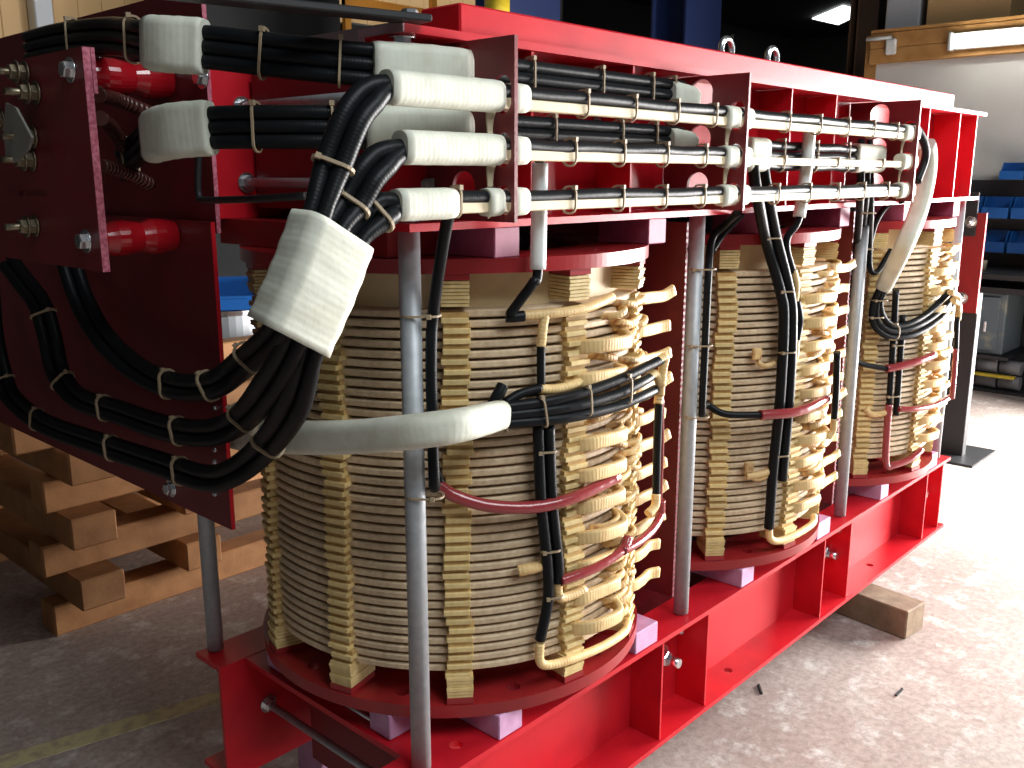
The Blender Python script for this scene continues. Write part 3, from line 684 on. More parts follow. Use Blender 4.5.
for k in range(3):
    c0 = (CX[k], YC, .528)
    t = thing('winding_coil', clab[k], 'coil', c0, 'disc-wound coils'); COIL.append(t); t.scale = (1.018, 1.018, 1); O = (CX[k], YC, 0)
    put('end_ring', me_ring, t, (CX[k], YC, .528))['label'] = 'red-brown lower end ring'
    put('end_ring', me_ring, t, (CX[k], YC, 1.342))['label'] = 'red-brown upper end ring'
    put('inner_cylinder', me_in, t, O)
    for i in range(ND):
        o = put('disc', me_disc, t, (CX[k]+random.uniform(-.0012, .0012), YC+random.uniform(-.0012, .0012), ZD0+DP*(i+.5)-.004), rz(random.uniform(0, 360)))
    for j, a in enumerate(COLS):
        n_ = ((a+180) % 360)-180; vis = (-170 < n_ < -20 or n_ > 150) if k == 0 else (-140 < n_ < -20)
        put('spacer_pad', me_pad, t, O, rz(a)); put('spacer_pad', me_pad2, t, O, rz(a))
        put('top_block', me_top, t, O, rz(a))
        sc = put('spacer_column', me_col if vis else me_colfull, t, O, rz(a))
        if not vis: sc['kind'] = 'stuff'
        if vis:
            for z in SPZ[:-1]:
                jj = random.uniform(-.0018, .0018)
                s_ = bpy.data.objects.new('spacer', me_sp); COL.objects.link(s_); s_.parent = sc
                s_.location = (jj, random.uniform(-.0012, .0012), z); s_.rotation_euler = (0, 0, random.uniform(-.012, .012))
    rr = random.Random(11+k)
    for i in range(11):
        z = 1.2635-.0605*i
        if i in (1, 2, 3, 4, 5, 6, 7, 8, 9, 10):
            put('tap_lead', tap_meshes[rr.randrange(4)][0], t, (CX[k], YC, z+.0), rz(-88+rr.uniform(-1, 1)))
        put('tap_lead', tap_meshes[rr.randrange(4)][1], t, (CX[k], YC, z-.004+rr.uniform(-.003, .003)), rz(-56+rr.uniform(-1.5, 1.5)))
    for i in range(58):
        put('crossover_lead', cross_meshes[rr.randrange(8)], t, (CX[k], YC, ZD0+.01+(ZD1-ZD0-.02)*((i+.5)/58)), rz(rr.choice((-74, -70, -66, -78, -84, -48, -40))+rr.uniform(-3, 3)))

# ================================================================== HORIZONTAL SUPPORT BARS AND THEIR CABLES
YB = .985
def hcable(parent, x0, x1, y, z, r, name='cable', m=BLACK, seg=12):
    b = MB(); n = 24; b.tube([(x0+(x1-x0)*i/n, y+.0012*math.sin(i*1.9), z+.0012*math.sin(i*1.3)) for i in range(n+1)], r, seg); return b.build(name, m, parent)
def hwrap(parent, x0, x1, y, z, w, h, name='tape_wrap', m=TAPE):
    b = MB(); n = max(3, int((x1-x0)/.012)); pts = [(x0+(x1-x0)*i/n, y, z) for i in range(n+1)]
    sc = [1+.008*math.sin(i*2.1) for i in range(n+1)]; sc[0] = sc[-1] = .95
    b.sweep(pts, rrect(w, h, min(w, h)*.42, 5), (0, 0, 1), scale=sc); return b.build(name, m, parent)
levels = [(1.626, 1.605, 'top'), (1.548, 1.531, 'middle'), (1.472, 1.4555, 'bottom')]
xl = [PY(388, 88, YB).x, PY(402, 150, YB).x, PY(397, 205, YB).x]
HB = []
for i, (zc, zw, nm) in enumerate(levels):
    t = thing('support_bar', '%s cream support bar with black cable tied along it, through the three bracket plates' % nm, 'support bar', (1.8, YB, zw-.01), 'support bars'); HB.append(t)
    b = MB(); b.box(xl[i]+.03, 2.69, YB-.009, YB+.009, zw-.0085, zw+.0075, .0015); b.build('bar', BAR, t)
    x_end = 1.76 if i == 1 else 2.69
    hcable(t, xl[i], x_end, YB-.001, zc-.0035, .0105)
    for a, bb in ((1.07, 1.72), (1.76, 2.64)):
        if i == 1 and a > 1.7:
            for k in range(3): tie(t, (1.93+k*.27, YB, zw), (1, 0, 0), .023, .020)
            continue
        n = 4 if a < 1.5 else 5
        for k in range(n):
            x = a+.07+(bb-a-.12)*(k+.5)/n+(.03 if i == 0 else 0); tie(t, (x, YB, (zc+zw)/2-.002), (1, .12, 0), .026, .043)
    # white tape at the plates
    if i < 2: hwrap(t, xl[i]-.004, 1.038, YB, (zc+zw)/2-.002, .036, .046)
    else:
        hwrap(t, xl[i]-.004, PY(452, 203, YB).x, YB, (zc+zw)/2-.002, .034, .044); hwrap(t, PY(484, 200, YB).x, 1.038, YB, (zc+zw)/2-.002, .033, .042)
        tie(t, (PY(455, 203, YB).x, YB, (zc+zw)/2), (1, 0, 0), .026, .044)
    for x in PLX:
        hwrap(t, x+.009, x+.045, YB, (zc+zw)/2-.002, .032, .043)
        if x > 1.1: hwrap(t, x-.055, x-.008, YB, (zc+zw)/2-.002, .032, .043)
        # strap hanging below the bar against the plate
        zlow = (levels[i+1][0]+.012) if i < 2 else ZU0+.022
        b = MB(); zt = zw-.008
        b.sweep(spline([(x-.022, YB+.004, zt), (x-.021, YB+.008, (zt+zlow)/2), (x-.019, YB+.010, zlow)], 6), rrect(.020, .0045, .002, 2), (0, 1, 0), scale=[1, 1, .95, .9, .85, .8, .75, .7, .66, .62, .6, .6, .6])
        b.build('strap', STRAP, t)
# ------------------------------------------------------------------ rear bundles entering from the end panel
def flat_bundle(name, label, path, n, r, ref, ties, wraps, w_h, group=None, vert=True):
    t = thing(name, label, 'cable bundle', path[len(path)//2], group)
    for k in range(n):
        o = (k-(n-1)/2)*2*r*.93; b = MB(); b.tube(offs(path, ref, 0 if vert else o, o if vert else 0), r, 12, ref); b.build('cable', BLACK, t)
    for f_ in ties:
        i = max(1, min(len(path)-2, int(f_*(len(path)-1)))); tie(t, path[i], path[i+1]-path[i-1], *w_h, ref)
    for a, c, w, h in wraps:
        sub = path[int(a*(len(path)-1)):int(c*(len(path)-1))+1]; sc = [1+.01*math.sin(i*2.3) for i in range(len(sub))]; sc[0] = sc[-1] = .96
        b = MB(); b.sweep(sub, rrect(w, h, min(w, h)*.42, 5), ref, scale=sc); b.build('tape_wrap', TAPE, t)
    return t
YI = 1.068
pth = spline([PX(28, 47, .80), PX(60, 40, .775), PX(110, 36, .745), PY(150, 43, 1.36), PY(205, 47, 1.275), PY(290, 57, 1.165), PY(372, 65, 1.09), (1.0, YI, 1.655), (1.2, YI, 1.655), (1.5, YI, 1.655), (1.66, YI, 1.655)], 10)
flat_bundle('cable_bundle', 'upper bundle of stacked black cables from the end panel over the top of the frame', pth, 3, .0105, (0, 0, 1), (.13, .26, .47, .56, .80, .86, .92, .97), ((.30, .405, .034, .078), (.60, .745, .036, .066)), (.026, .068), 'stacked rear cable bundles')
pth = spline([PX(122, 165, .80), PX(138, 148, .775), PY(160, 134, 1.345), PY(212, 128, 1.255), PY(290, 127, 1.15), PY(372, 128, 1.09), (1.0, YI, 1.567), (1.2, YI, 1.567), (1.5, YI, 1.567), (1.66, YI, 1.567)], 10)
flat_bundle('cable_bundle', 'second bundle of stacked black cables from the end panel, below the upper one', pth, 3, .0105, (0, 0, 1), (.06, .40, .50, .80, .87, .93), ((.19, .335, .034, .078), (.555, .715, .036, .066)), (.026, .068), 'stacked rear cable bundles')
for z, nm in ((1.655, 'upper'), (1.567, 'second')):
    b = MB(); b.sweep([(1.61, YI, z), (1.63, YI, z), (1.69, YI, z-.004), (1.705, YI, z-.006)], rrect(.036, .052, .016, 4), (0, 0, 1), scale=[1, 1.03, .98, .8])
    tag(b.build('end_tape', TAPE), 'white tape end on the %s rear cable bundle by the second bracket plate' % nm, 'tape')
# middle bundle between second and third plates
t = thing('cable_bundle', 'three black cables with white taped ends between second and third bracket plates', 'cable bundle', (2.2, 1.06, 1.53), 'stacked rear cable bundles')
for k in range(3): hcable(t, 1.745, 2.60, 1.035, 1.566-.022*k, .0107)
hwrap(t, 1.86, 1.95, 1.035, 1.545, .034, .074); hwrap(t, 2.42, 2.60, 1.035, 1.545, .034, .074)
for x in (2.02, 2.19, 2.37): tie(t, (x, 1.035, 1.545), (1, 0, 0), .026, .072)
# ------------------------------------------------------------------ white sleeves with drop cables to coils
def drop(name, label, parts, cat='cable', group=None, loc=None, ties=()):
    """parts: (part name, pixel/world points, radius, material)"""
    t = thing(name, label, cat, loc or parts[0][1][-1], group)
    for nm, pts, r, m in parts:
        p = spline(pts, 8); b = MB(); tz = [(p[i+1]-p[i]) for i in range(len(p)-1)]
        b.tube(p, r, 14, (0.31, -.95, .07)); b.build(nm, m, t)
    for c, tt, w, h, ref in ties: tie(t, c, tt, w, h, ref)
    return t
YS = 1.02
drop('sleeved_drop_cable', 'straight white sleeve with black cable dropping in front of the first coil', [
    ('sleeve', [PY(540, 163, YS), PY(539, 215, YS), PY(538, 269, YS)], .0135, SLEEVE),
    ('cable', [PY(541, 150, YS), PY(540, 160, YS), PY(538, 268, YS), PC(533, 283, .445), PC(522, 298, .430), PC(510, 314, .415)], .0085, BLACK),
    ('lug', [PC(506, 317, .410), PC(514, 317, .412), PC(524, 316, .412)], .0095, BLACK),
    ('taped_joint', [PC(521, 316, .410), PC(545, 314, .412), PC(570, 311, .412), PC(592, 306, .409), PC(612, 297, .40)], .0085, CREAM),
    ('taped_tee', [PC(545, 315, .412), PC(543, 326, .412), PC(541, 346, .410)], .0085, CREAM),
    ('riser', [PC(541, 343, .410), PC(541, 380, .410), PC(541, 420, .410), PC(541, 445, .410)], .0078, BLACK)], group='sleeved drop cables')
drop('sleeved_drop_cable', 'tilted white sleeve with black cable dropping to the second coil', [
    ('sleeve', [PY(810, 126, 1.012), PY(806, 170, 1.012), PY(799, 217, 1.012)], .0145, SLEEVE),
    ('cable', [PY(811, 118, 1.012), PY(806, 170, 1.012), PY(799, 218, 1.012), PC(788, 236, .43, 1), PC(787, 250, .425, 1), PC(793, 272, .42, 1)], .0085, BLACK),
    ('taped_end', [PC(793, 270, .42, 1), PC(796, 284, .42, 1), PC(795, 300, .41, 1)], .0095, CREAM),
    ('riser', [PC(797, 300, .41, 1), PC(800, 320, .408, 1), PC(797, 340, .408, 1), PC(796, 352, .41, 1)], .0085, BLACK),
    ('taped_end', [PC(796, 340, .41, 1), PC(795, 355, .41, 1), PC(793, 366, .405, 1)], .0095, CREAM)], group='sleeved drop cables')
# ------------------------------------------------------------------ three double cables: bars > white wrap > end panel
RX = (1, 0, 0); RV = (.66, .75, 0)
paths = [
    [PY(388, 86, YB), PY(372, 94, .985), PY(352, 118, .985), PY(333, 165, .99), PY(317, 214, .985), PY(297, 274, .994), PY(279, 328, 1.004), PX(240, 366, .79), PX(212, 385, .79), PX(175, 386, .79), PX(138, 370, .79), PX(105, 340, .79), PX(84, 305, .79), PX(72, 272, .79), PX(66, 245, .79)],
    [PY(402, 150, YB), PY(385, 158, .985), PY(368, 175, .985), PY(352, 202, .99), PY(334, 230, .985), PY(310, 290, .994), PY(293, 342, 1.004), PY(268, 388, 1.11), PX(240, 420, .79), PX(208, 433, .79), PX(165, 428, .79), PX(118, 412, .79), PX(78, 398, .79), PX(58, 372, .79), PX(50, 338, .79), PX(40, 305, .79), PX(22, 280, .79), PX(8, 262, .79)],
    [PY(397, 206, YB), PY(388, 208, .985), PY(376, 216, .985), PY(354, 241, .985), PY(329, 297, .994), PY(310, 350, 1.004), PY(292, 408, 1.08), PX(262, 450, .79), PX(232, 473, .79), PX(205, 478, .79), PX(160, 464, .79), PX(100, 444, .79), PX(45, 424, .79), PX(12, 398, .79), PX(0, 370, .79), PX(-8, 330, .79), PX(-12, 280, .79)]]
plab = ('black double cable from the top support bar, innermost of three along the end panel',
        'black double cable from the middle support bar, between the other two on the end panel',
        'black double cable from the bottom support bar, lowest of three along the end panel')
for i, pp in enumerate(paths):
    p = spline(pp, 10); t = thing('double_cable', plab[i], 'cable', p[len(p)//2], 'double cables to the end panel')
    r = .0127; lo_, hi_ = ((38, 62), (38, 62), (28, 52))[i]
    fac = [1-.22*max(0.0, min(1.0, (q-lo_+8)/8, (hi_+8-q)/8)) for q in range(len(p))]      # pressed together inside the tape
    for sgn in (-1, 1):
        full = offs(p, RV, sgn*r*.93, sgn*.002)
        b = MB(); b.tube([a_+(c_-a_)*k_ for a_, c_, k_ in zip(p, full, [f_*min(1.0, .25+.06*q_) for q_, f_ in enumerate(fac)])], r, 14, RV, scale=fac); b.build('cable', BLACK, t)
    N_ = len(p)-1
    fr = ((.22, .48, .585, .66), (.185, .465, .575, .665, .75, .87), (.12, .43, .60, .675, .765, .86))[i]
    for f_ in fr: j = int(f_*N_); tie(t, p[j], p[j+1]-p[j-1], .053, .031, RV, .0022)
# flat white tape round the three
RY = (0, 1, 0); ta, tb = (PY(300, 210, .985), PY(364, 249, .985)), (PY(251, 316, 1.0), PY(324, 357, 1.0))
tw = [(ta[0]+ta[1])/2, (ta[0]+ta[1]+tb[0]+tb[1])/4-Vector((0, .004, 0)), (tb[0]+tb[1])/2]
b = MB(); sub = spline(tw, 8); sc = [1+.012*math.sin(i*1.7) for i in range(len(sub))]
nv = ((ta[1]-ta[0])+(tb[1]-tb[0])).normalized(); wd = ((ta[1]-ta[0]).length+(tb[1]-tb[0]).length)/2; prof = rrect(wd*.92, .072, .02, 5); M_ = len(prof)
for i, c_ in enumerate(sub):
    tt = (sub[min(i+1, len(sub)-1)]-sub[max(i-1, 0)]).normalized(); bb = nv.cross(tt).normalized()
    b.v += [c_+nv*x*sc[i]+bb*y*sc[i] for x, y in prof]
    if i:
        for j in range(M_):
            q0, q1 = (i-1)*M_+j, (i-1)*M_+(j+1) % M_; l0, l1 = (i-1)*.009, i*.009
            b.face([q0, q1, q1+M_, q0+M_], [(l0, 0), (l0, .02), (l1, .02), (l1, 0)], True)
b.face(list(range(M_))[::-1]); b.face([(len(sub)-1)*M_+j for j in range(M_)])
tag(b.build('flat_tape_wrap', TAPE), 'broad white tape wrapped round the three double cables', 'tape')
# ------------------------------------------------------------------ thick white taped tube round the first coil
tube = spline([Vector((.955, 1.72, 1.03)), PX(232, 432, .925), PX(285, 437, .892), PY(350, 437, 1.19), PY(418, 431, 1.045), PY(465, 424, 1.008), PC(500, 415, .44)], 10)
t = thing('white_taped_tube', 'thick white taped tube curving round the first coil', 'cable', tube[30])
b = MB(); b.sweep(tube, rrect(.05, .062, .02, 5), (0, 0, 1), scale=[1-.2*(i/(len(tube)-1)) for i in range(len(tube))]); b.build('taped_sleeve', TAPE, t)
three = ([PC(499, 408, .435), PC(560, 399, .432), PC(615, 381, .43), PC(648, 366, .445), PC(664, 358, .462)],
         [PC(499, 416, .437), PC(565, 408, .434), PC(612, 396, .43), PC(640, 383, .44), PC(653, 375, .446)],
         [PC(499, 424, .437), PC(565, 418, .434), PC(612, 408, .43), PC(638, 398, .44), PC(655, 390, .45)])
for pp in three:
    b = MB(); b.tube(spline(pp, 8), .0098, 12, (0, 0, 1)); b.build('cable', BLACK, t)
for u, vv in ((503, 417), (543, 412), (587, 401), (626, 390)):
    c_ = PC(u, vv, .437); tt = PC(u+10, vv-3, .437)-c_; tie(t, c_, tt, .024, .053)
for pp in ([PC(658, 361, .455), PC(665, 357, .464), PC(663, 368, .462), PC(661, 386, .46)], [PC(645, 380, .44), PC(655, 374, .45), PC(660, 385, .458), PC(660, 395, .458)], [PC(645, 396, .44), PC(656, 389, .45), PC(659, 396, .456), PC(658, 404, .456)]):
    b = MB(); b.tube(spline(pp, 6), .0092, 12, (.3, -.95, .1)); b.build('taped_elbow', CREAM, t)
b = MB(); b.tube(spline([PC(492, 406, .425), PC(498, 395, .425), PC(503, 385, .42)], 6), .0105, 12, (.3, -.95, .1)); b.build('stub', BLACK, t)
b = MB(); b.tube(spline([PC(505, 403, .425), PC(520, 394, .42), PC(541, 388, .415)], 6), .0085, 12, (0, 0, 1)); b.build('cable', BLACK, t)
b = MB(); b.tube(spline([PC(539, 389, .415), PC(556, 389, .413), PC(572, 385, .411), PC(590, 377, .408)], 6), .0088, 12, (0, 0, 1)); b.build('taped_joint', CREAM, t)
# ------------------------------------------------------------------ first coil: leads
drop('tap_cable', 'thin black cable down beside the nearest tie rod ending in a red sleeve', [
    ('cable', [PY(456, 200, 1.0), PY(447, 222, 1.02), (.995, 1.084, 1.30), (.991, 1.089, 1.22), (.991, 1.089, 1.08), (.992, 1.088, 1.0), PC(434, 470, .435), PC(441, 487, .428)], .0095, BLACK),
    ('red_sleeve', [PC(437, 484, .43), PC(455, 496, .428), PC(490, 506, .427), PC(535, 507, .426), PC(575, 497, .424), PC(617, 477, .42)], .0115, REDSL)], group='red-sleeved tap cables',
    ties=[(Vector((.981, 1.100, z)), (0, 0, 1), .040, .062, (.68, -.735, 0)) for z in (1.285, 1.125, .985)])
drop('vertical_lead', 'black vertical double lead down the front of the first coil to a cream elbow', [
    ('cable', [PC(538, 425, .418), PC(541, 500, .418), PC(547, 560, .418), PC(548, 600, .416), PC(540, 640, .412)], .0102, BLACK),
    ('cable', [PC(549, 425, .418), PC(552, 500, .418), PC(558, 560, .418), PC(558, 582, .416)], .0102, BLACK),
    ('taped_end', [PC(558, 578, .416), PC(558, 592, .416), PC(562, 598, .414), PC(585, 590, .412)], .009, CREAM),
    ('taped_elbow', [PC(540, 643, .412), PC(540, 661, .412), PC(549, 665, .412), PC(575, 658, .41), PC(605, 645, .41), PC(624, 632, .415), PC(628, 622, .41)], .0088, CREAM)], group='vertical coil leads',
    ties=[(PC(546, 451, .418), (0, 0, 1), .036, .022, (.55, .83, 0)), (PC(550, 550, .418), (0, 0, 1), .036, .022, (.55, .83, 0)), (PC(553, 596, .417), (0, 0, 1), .034, .022, (.55, .83, 0))])
drop('tap_link', 'short black vertical link with red sleeve at the right edge of the first coil', [
    ('cable', [PC(659, 398, .457), PC(657, 450, .452), PC(656, 497, .45)], .0082, BLACK),
    ('cable', [PC(662, 398, .462), PC(662, 450, .458), PC(660, 505, .455)], .004, REDSL),
    ('taped_end', [PC(656, 494, .45), PC(655, 506, .45), PC(648, 514, .44)], .009, CREAM),
    ('red_sleeve', [PC(661, 500, .456), PC(660, 516, .456), PC(652, 530, .446), PC(638, 542, .436), PC(622, 551, .428)], .0095, REDSL),
    ('red_sleeve', [PC(628, 538, .425), PC(622, 550, .426), PC(600, 565, .424), PC(580, 574, .423), PC(560, 581, .422)], .010, REDSL)], group='tap links')
b = MB(); b.tube(spline([PC(518, 571, .405), PC(528, 569, .41), PC(541, 566, .408)], 5), .0105, 12, (0, 0, 1)); tag(b.build('taped_stub', CREAM2), 'tan taped lead stub at the front of the first coil', 'lead', 'taped lead stubs')
# ------------------------------------------------------------------ second coil: leads
drop('tap_cable', 'black cable tied to the second tie rod ending in a pale red sleeve', [
    ('cable', [PY(738, 212, 1.03), PC(725, 225, .48, 1), PC(712, 240, .47, 1), (1.815, 1.083, 1.28), (1.815, 1.083, 1.10), (1.815, 1.083, .97), PC(705, 404, .445, 1), PC(725, 414, .445, 1), PC(762, 415, .452, 1)], .0085, BLACK),
    ('red_sleeve', [PC(760, 415, .452, 1), PC(778, 414, .452, 1), PC(795, 412, .45, 1), PC(812, 406, .442, 1), PC(826, 398, .43, 1)], .0125, REDSL)], group='red-sleeved tap cables',
    ties=[(Vector((1.8045, 1.0935, z)), (0, 0, 1), .040, .060, (.68, -.735, 0)) for z in (1.30, 1.13, .965)])
drop('vertical_lead', 'thick black cable pair slanting down the front of the second coil', [
    ('cable', [PY(752, 160, 1.03), PY(757, 195, 1.02), PC(766, 240, .43, 1), PC(780, 290, .428, 1), PC(784, 320, .428, 1), PC(780, 400, .425, 1), PC(773, 470, .42, 1), PC(769, 528, .415, 1)], .0128, BLACK),
    ('cable', [PY(762, 160, 1.035), PY(768, 195, 1.03), PC(777, 240, .43, 1), PC(790, 295, .428, 1), PC(792, 330, .428, 1), PC(789, 400, .425, 1), PC(782, 480, .42, 1)], .0128, BLACK),
    ('taped_elbow', [PC(769, 526, .415, 1), PC(770, 538, .415, 1), PC(778, 541, .414, 1), PC(795, 535, .413, 1), PC(812, 524, .415, 1), PC(814, 516, .41, 1)], .0095, CREAM),
    ('taped_end', [PC(776, 455, .415, 1), PC(770, 470, .415, 1), PC(757, 475, .41, 1), PC(746, 476, .405, 1)], .009, CREAM)], group='vertical coil leads',
    ties=[(PC(771, 238, .43, 1), (.02, 0, -1), .044, .028, (.55, .83, 0)), (PC(785, 291, .428, 1), (.02, 0, -1), .044, .028, (.55, .83, 0)), (PC(786, 352, .428, 1), (0, 0, 1), .044, .028, (.55, .83, 0)), (PC(780, 455, .42, 1), (0, 0, 1), .044, .028, (.55, .83, 0))])
for (u, v, rr_), lab in zip(((757, 354, .408), (749, 467, .408)), ('upper', 'lower')):
    t = thing('tap_clip', '%s small brown taped clip on the front of the second coil' % lab, 'clip', PC(u, v, rr_, 1), 'brown taped clips')
    c_ = PC(u, v, rr_, 1); n_ = Vector((c_.x-CX[1], c_.y-YC, 0)).normalized(); tg = Vector((-n_.y, n_.x, 0))
    b = MB(); b.obox(c_, tg, n_, (0, 0, 1), .024, .012, .028, .003); b.build('clip_body', CREAM2, t)
    b = MB(); b.tube(spline([PC(u, v+8, rr_, 1), PC(u+8, v+12, rr_, 1), PC(u+20, v+8, rr_+.005, 1)], 5), .007, 10, (0, 0, 1)); b.build('taped_lead', CREAM, t)
drop('tap_link', 'short vertical black link at the right edge of the second coil', [
    ('cable', [PC(837, 352, .455, 1), PC(836, 390, .452, 1), PC(834, 420, .45, 1)], .009, BLACK),
    ('taped_end', [PC(834, 418, .45, 1), PC(833, 430, .448, 1), PC(828, 438, .44, 1)], .009, CREAM)], group='tap links')
# ------------------------------------------------------------------ third coil: leads
drop('tap_cable', 'black cable curving off the third tie rod into a pink-red sleeve', [
    ('cable', [PY(868, 165, 1.03), PY(866, 200, 1.05), PC(862, 240, .50, 2), PC(858, 290, .49, 2), PC(850, 335, .48, 2), PC(851, 352, .465, 2), PC(860, 363, .45, 2), PC(888, 369, .43, 2)], .0085, BLACK),
    ('red_sleeve', [PC(886, 369, .43, 2), PC(900, 366, .428, 2), PC(918, 361, .426, 2), PC(934, 355, .425, 2)], .0125, REDSL)], group='red-sleeved tap cables')
drop('hanging_cable', 'black cable pair hanging beside the third tie rod', [
    ('cable', [PY(861, 140, 1.05), PY(860, 200, 1.03), PC(856, 250, .51, 2), PC(849, 290, .51, 2), PC(845, 330, .51, 2)], .0105, BLACK),
    ('cable', [PY(870, 140, 1.06), PY(871, 200, 1.05), PC(870, 240, .47, 2), PC(870, 268, .45, 2), PC(877, 272, .44, 2), PC(885, 260, .43, 2), PC(891, 250, .42, 2)], .0085, BLACK)], group='hanging cables',
    ties=[(PY(866, 213, 1.035), (0, 0, 1), .05, .035, (.55, .83, 0)), (PC(865, 249, .49, 2), (0, 0, 1), .05, .03, (.55, .83, 0))])
drop('hanging_cable', 'black cable slanting behind the bottom bar to the third coil', [
    ('cable', [PY(905, 200, 1.05), PC(888, 205, .44, 2), PC(876, 222, .44, 2), PC(868, 250, .45, 2)], .009, BLACK)], group='hanging cables')
drop('hanging_cable', 'black cable slanting behind the bottom bar to the second tie rod', [
    ('cable', [PY(742, 214, 1.07), PY(735, 222, 1.09), PY(722, 236, 1.115), PY(712, 252, 1.12)], .007, BLACK)], group='hanging cables')
YW3 = .985
wpath = spline([PY(919, 128, YW3), PY(927, 150, YW3), PY(926, 178, YW3), PY(917, 215, .99), PY(903, 248, 1.0), PC(884, 286, .46, 2)], 8)
t = thing('curved_white_sleeve', 'curved white taped sleeve arching past the third bracket plate to the farthest coil', 'cable', wpath[-1])
b = MB(); b.sweep(wpath[6:], rrect(.042, .05, .016, 4), (0, 1, 0)); b.build('sleeve', TAPE, t)
b = MB(); b.tube(spline([(2.64, 1.0, 1.62), (2.70, .985, 1.628), PY(925, 145, .975), PY(925, 160, .98), PY(917, 182, .985)], 8), .0115, 12, (0, 1, 0)); b.build('cable', BLACK, t)
loops = ([(884, 286), (877, 305), (878, 322), (892, 331), (915, 327), (935, 315), (955, 296)], [(881, 286), (873, 305), (874, 325), (890, 337), (915, 334), (938, 320), (957, 300)], [(887, 286), (880, 302), (884, 318), (895, 326), (913, 322), (930, 311), (950, 291)])
for i, lp in enumerate(loops):
    b = MB(); b.tube(spline([PC(u, v, .455-.008*j+(.03 if j == 6 else 0), 2) for j, (u, v) in enumerate(lp)], 8), .0098, 12, (.3, -.95, .1)); b.build('cable', BLACK, t)
for (u, v), tt in (((879, 300), (0, 0, 1)), ((875, 317), (0, 0, 1)), ((893, 332), (1, 0, 0))): tie(t, PC(u, v, .445, 2), tt, .05, .04, (.55, .83, 0))
for pp in ([(950, 292), (958, 297), (958, 312)], [(953, 300), (959, 306), (958, 320)]):
    b = MB(); b.tube(spline([PC(u, v, .46, 2) for u, v in pp], 5), .0095, 10, (.3, -.95, .1)); b.build('taped_elbow', CREAM, t)
drop('vertical_lead', 'black vertical pair turning red at the bottom of the farthest coil', [
    ('cable', [PC(896, 290, .418, 2), PC(893, 345, .418, 2), PC(889, 406, .416, 2)], .010, BLACK),
    ('cable', [PC(903, 315, .416, 2), PC(900, 360, .416, 2), PC(896, 415, .414, 2)], .010, BLACK),
    ('red_sleeve', [PC(889, 404, .416, 2), PC(887, 430, .415, 2), PC(886, 464, .414, 2), PC(894, 465, .414, 2), PC(910, 459, .413, 2), PC(921, 450, .412, 2)], .0115, REDSL),
    ('red_sleeve', [PC(898, 409, .425, 2), PC(915, 409, .428, 2), PC(935, 405, .432, 2), PC(950, 397, .45, 2)], .0095, REDSL),
    ('taped_end', [PC(865, 408, .408, 2), PC(871, 414, .412, 2), PC(880, 414, .412, 2), PC(887, 412, .412, 2)], .010, CREAM)], group='vertical coil leads',
    ties=[(PC(892, 396, .418, 2), (0, 0, 1), .042, .027, (.55, .83, 0)), (PC(897, 345, .418, 2), (0, 0, 1), .042, .027, (.55, .83, 0))])
drop('tap_link', 'short black and red vertical link at the right edge of the farthest coil', [
    ('cable', [PC(957, 318, .468, 2), PC(956, 350, .465, 2)], .008, BLACK),
    ('red_sleeve', [PC(956, 348, .465, 2), PC(954, 375, .465, 2), PC(952, 398, .46, 2)], .0085, REDSL)], group='tap links')

# ================================================================== END PANELS AT THE LEFT
EP = thing('insulating_panel', 'large dark red insulating panel hanging at the near end of the frame', 'panel', (.87, 2.0, .85))
b = MB(); yr = 1.52; b.box(.866, .874, yr, 2.85, PX(226, 526, .87).z, PX(213, 222, .87).z); b.build('lower_board', BOARD, EP)
b = MB(); b.box(.866, .874, yr-.0012, yr-.0002, PX(226, 526, .87).z, PX(213, 222, .87).z); b.build('cut_edge', RED, EP)
b = MB(); b.box(.880, .888, yr+.005, 2.85, 1.40, 1.812); b.build('upper_board', BOARD, EP)
b = MB(); b.box(.880, .888, yr+.0038, yr+.0048, 1.40, 1.812); b.build('cut_edge', BEDGE, EP)
bolt(EP, PX(172, 488, .866), (-1, 0, 0), BOLT); bolt(EP, PX(203, 78, .88), (-1, 0, 0), BOLT)
for v in (408, 421, 450, 462, 494): 
    p = PX(215, v, .866); o = bolt(EP, p, (-1, 0, 0), BOLT, 'rivet'); o.scale = (.28, .28, .28)
b = MB(); pts = spline([PX(199, 152, .862), PX(198, 180, .862), PX(199, 196, .862), PX(204, 200, .86), PY(250, 199, 1.30), PY(306, 196, 1.17)], 6); b.tube(pts, .006, 10, RX); b.build('bent_bar', BSTEEL, EP)
b = MB(); b.box(.892, .93, 1.70, 1.78, 1.44, 1.69); b.build('fixing_bracket', RED, EP)
TP = thing('terminal_panel', 'smaller dark red terminal panel with brass studs standing off the end panel', 'panel', (.65, 1.7, 1.352))
XA = .65; ya = PX(95, 150, XA).y; za, zb = 1.353, 1.688
b = MB(); sy = PX(50, 193, XA).y; ey = PX(22, 193, XA).y; sz = PX(36, 193, XA).z
b.prism([(ya, za), (2.5, za), (2.5, zb), (ya, zb)], 'X', XA-.006, XA+.006, [[(sy, sz-.005), (ey, sz-.005), (ey, sz+.005), (sy, sz+.005)]]); b.build('board', BOARD, TP)
b = MB(); b.box(XA-.0058, XA+.0058, ya-.0013, ya-.0002, za, zb); b.build('cut_edge', BEDGE, TP)
b = MB(); b.box(XA+.0065, XA+.0125, ya-.002, ya+.05, PX(98, 92, XA).z, zb); b.build('backing_strip', BEDGE, TP)
bolt(TP, PX(71, 70, XA-.006), (-1, 0, 0), BOLT); bolt(TP, PX(87, 241, XA-.006), (-1, 0, 0), BOLT)
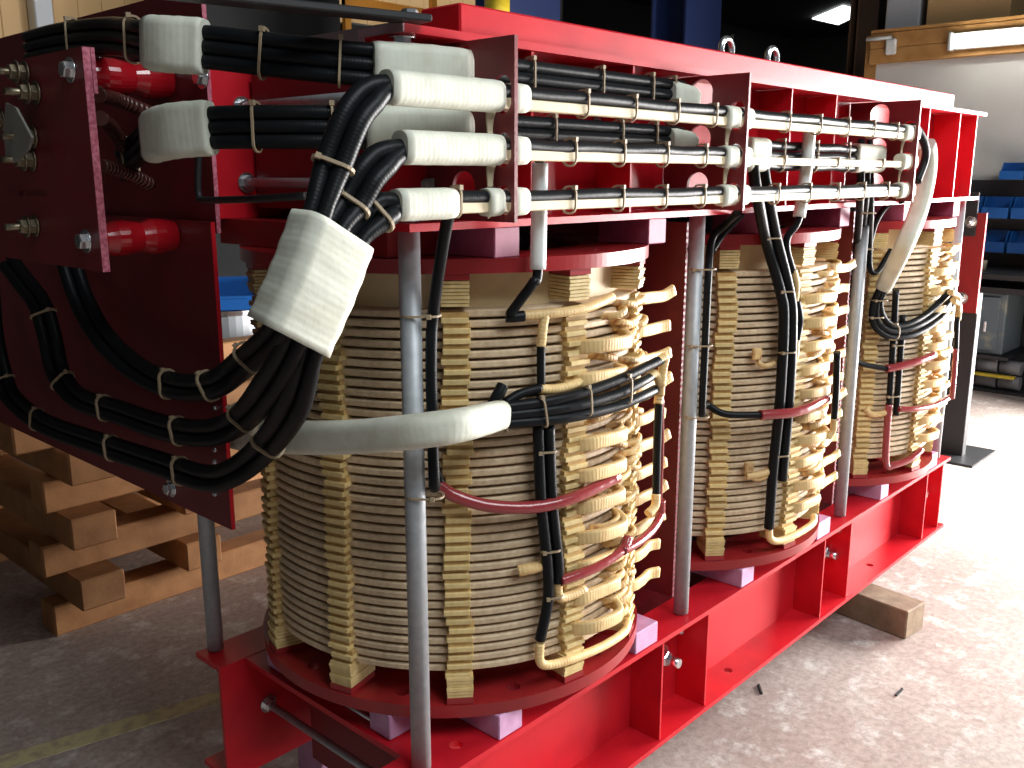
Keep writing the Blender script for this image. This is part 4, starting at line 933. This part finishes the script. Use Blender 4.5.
def stud(u, v, L=.05):
    p = PX(u, v, XA-.006); b = MB(); b.cyl(p, p+Vector((-L, 0, 0)), .006, 10); b.build('stud', BRASS, TP)
    for k in range(2):
        o = put('nut', NUTB, TP, p+Vector((-.001-.014*k, 0, 0)), Vector((0, 0, 1)).rotation_difference(Vector((-1, 0, 0))))
NUTB = bolt_mesh('stud_nut', .013, .010, True); NUTB.materials.append(BRASS)
for u, v in ((26, 73), (37, 93), (34, 137), (33, 160), (36, 226), (2, 120)): stud(u, v)
b = MB(); tri = [PX(u, v, XA-.03) for u, v in ((12, 103), (22, 108), (38, 138), (34, 150), (22, 162), (12, 160), (10, 130))]
b.prism([(p.y, p.z) for p in tri], 'X', XA-.040, XA-.036); b.build('link_plate', LINKM, TP)
def insulator(u, v, label):
    p = PY(u, v, 1.655); y, z = p.y, p.z; x0 = XA+.013; L_ = (.8655 if z < 1.42 else .8795)-x0
    prof = [(.0001, 0), (.021, 0)]
    n = 3
    for k in range(n):
        a0 = k/n*L_; prof += [(.0215, a0+.002), (.0270, a0+.32*L_/n), (.0270, a0+.60*L_/n), (.0235, a0+.98*L_/n)]
    prof += [(.021, L_), (.0001, L_)]; prof = [(a_*1.18 if a_ > .001 else a_, h_) for a_, h_ in prof]
    t = thing('post_insulator', label, 'insulator', (x0, y, z), 'red post insulators')
    b = MB(); b.lathe((x0, y, z), prof, 28, 'X', closed=False); o = b.build('insulator_body', INSUL, t)
    pass
insulator(148, 80, 'red ribbed post insulator behind the top of the terminal panel')
insulator(140, 237, 'red ribbed post insulator behind the bottom of the terminal panel')
# reddish-brown crimped leads between the two panels
for i, (pp, lab) in enumerate((([PX(98, 95, .68), PX(118, 100, .74), PX(148, 112, .80)], 'upper'), ([PX(100, 118, .68), PX(112, 128, .74), PX(126, 150, .79)], 'middle'), ([PX(100, 166, .68), PX(125, 172, .74), PX(150, 184, .80)], 'lower'))):
    b = MB(); b.tube(spline(pp, 8), .012, 12, RX); tag(b.build('braided_lead', mat('dark_brown_lead%d' % i, (.06, .018, .014), .35, wave=(30, .8))), '%s dark brown braided lead between the terminal and end panels' % lab, 'lead', 'braided leads')
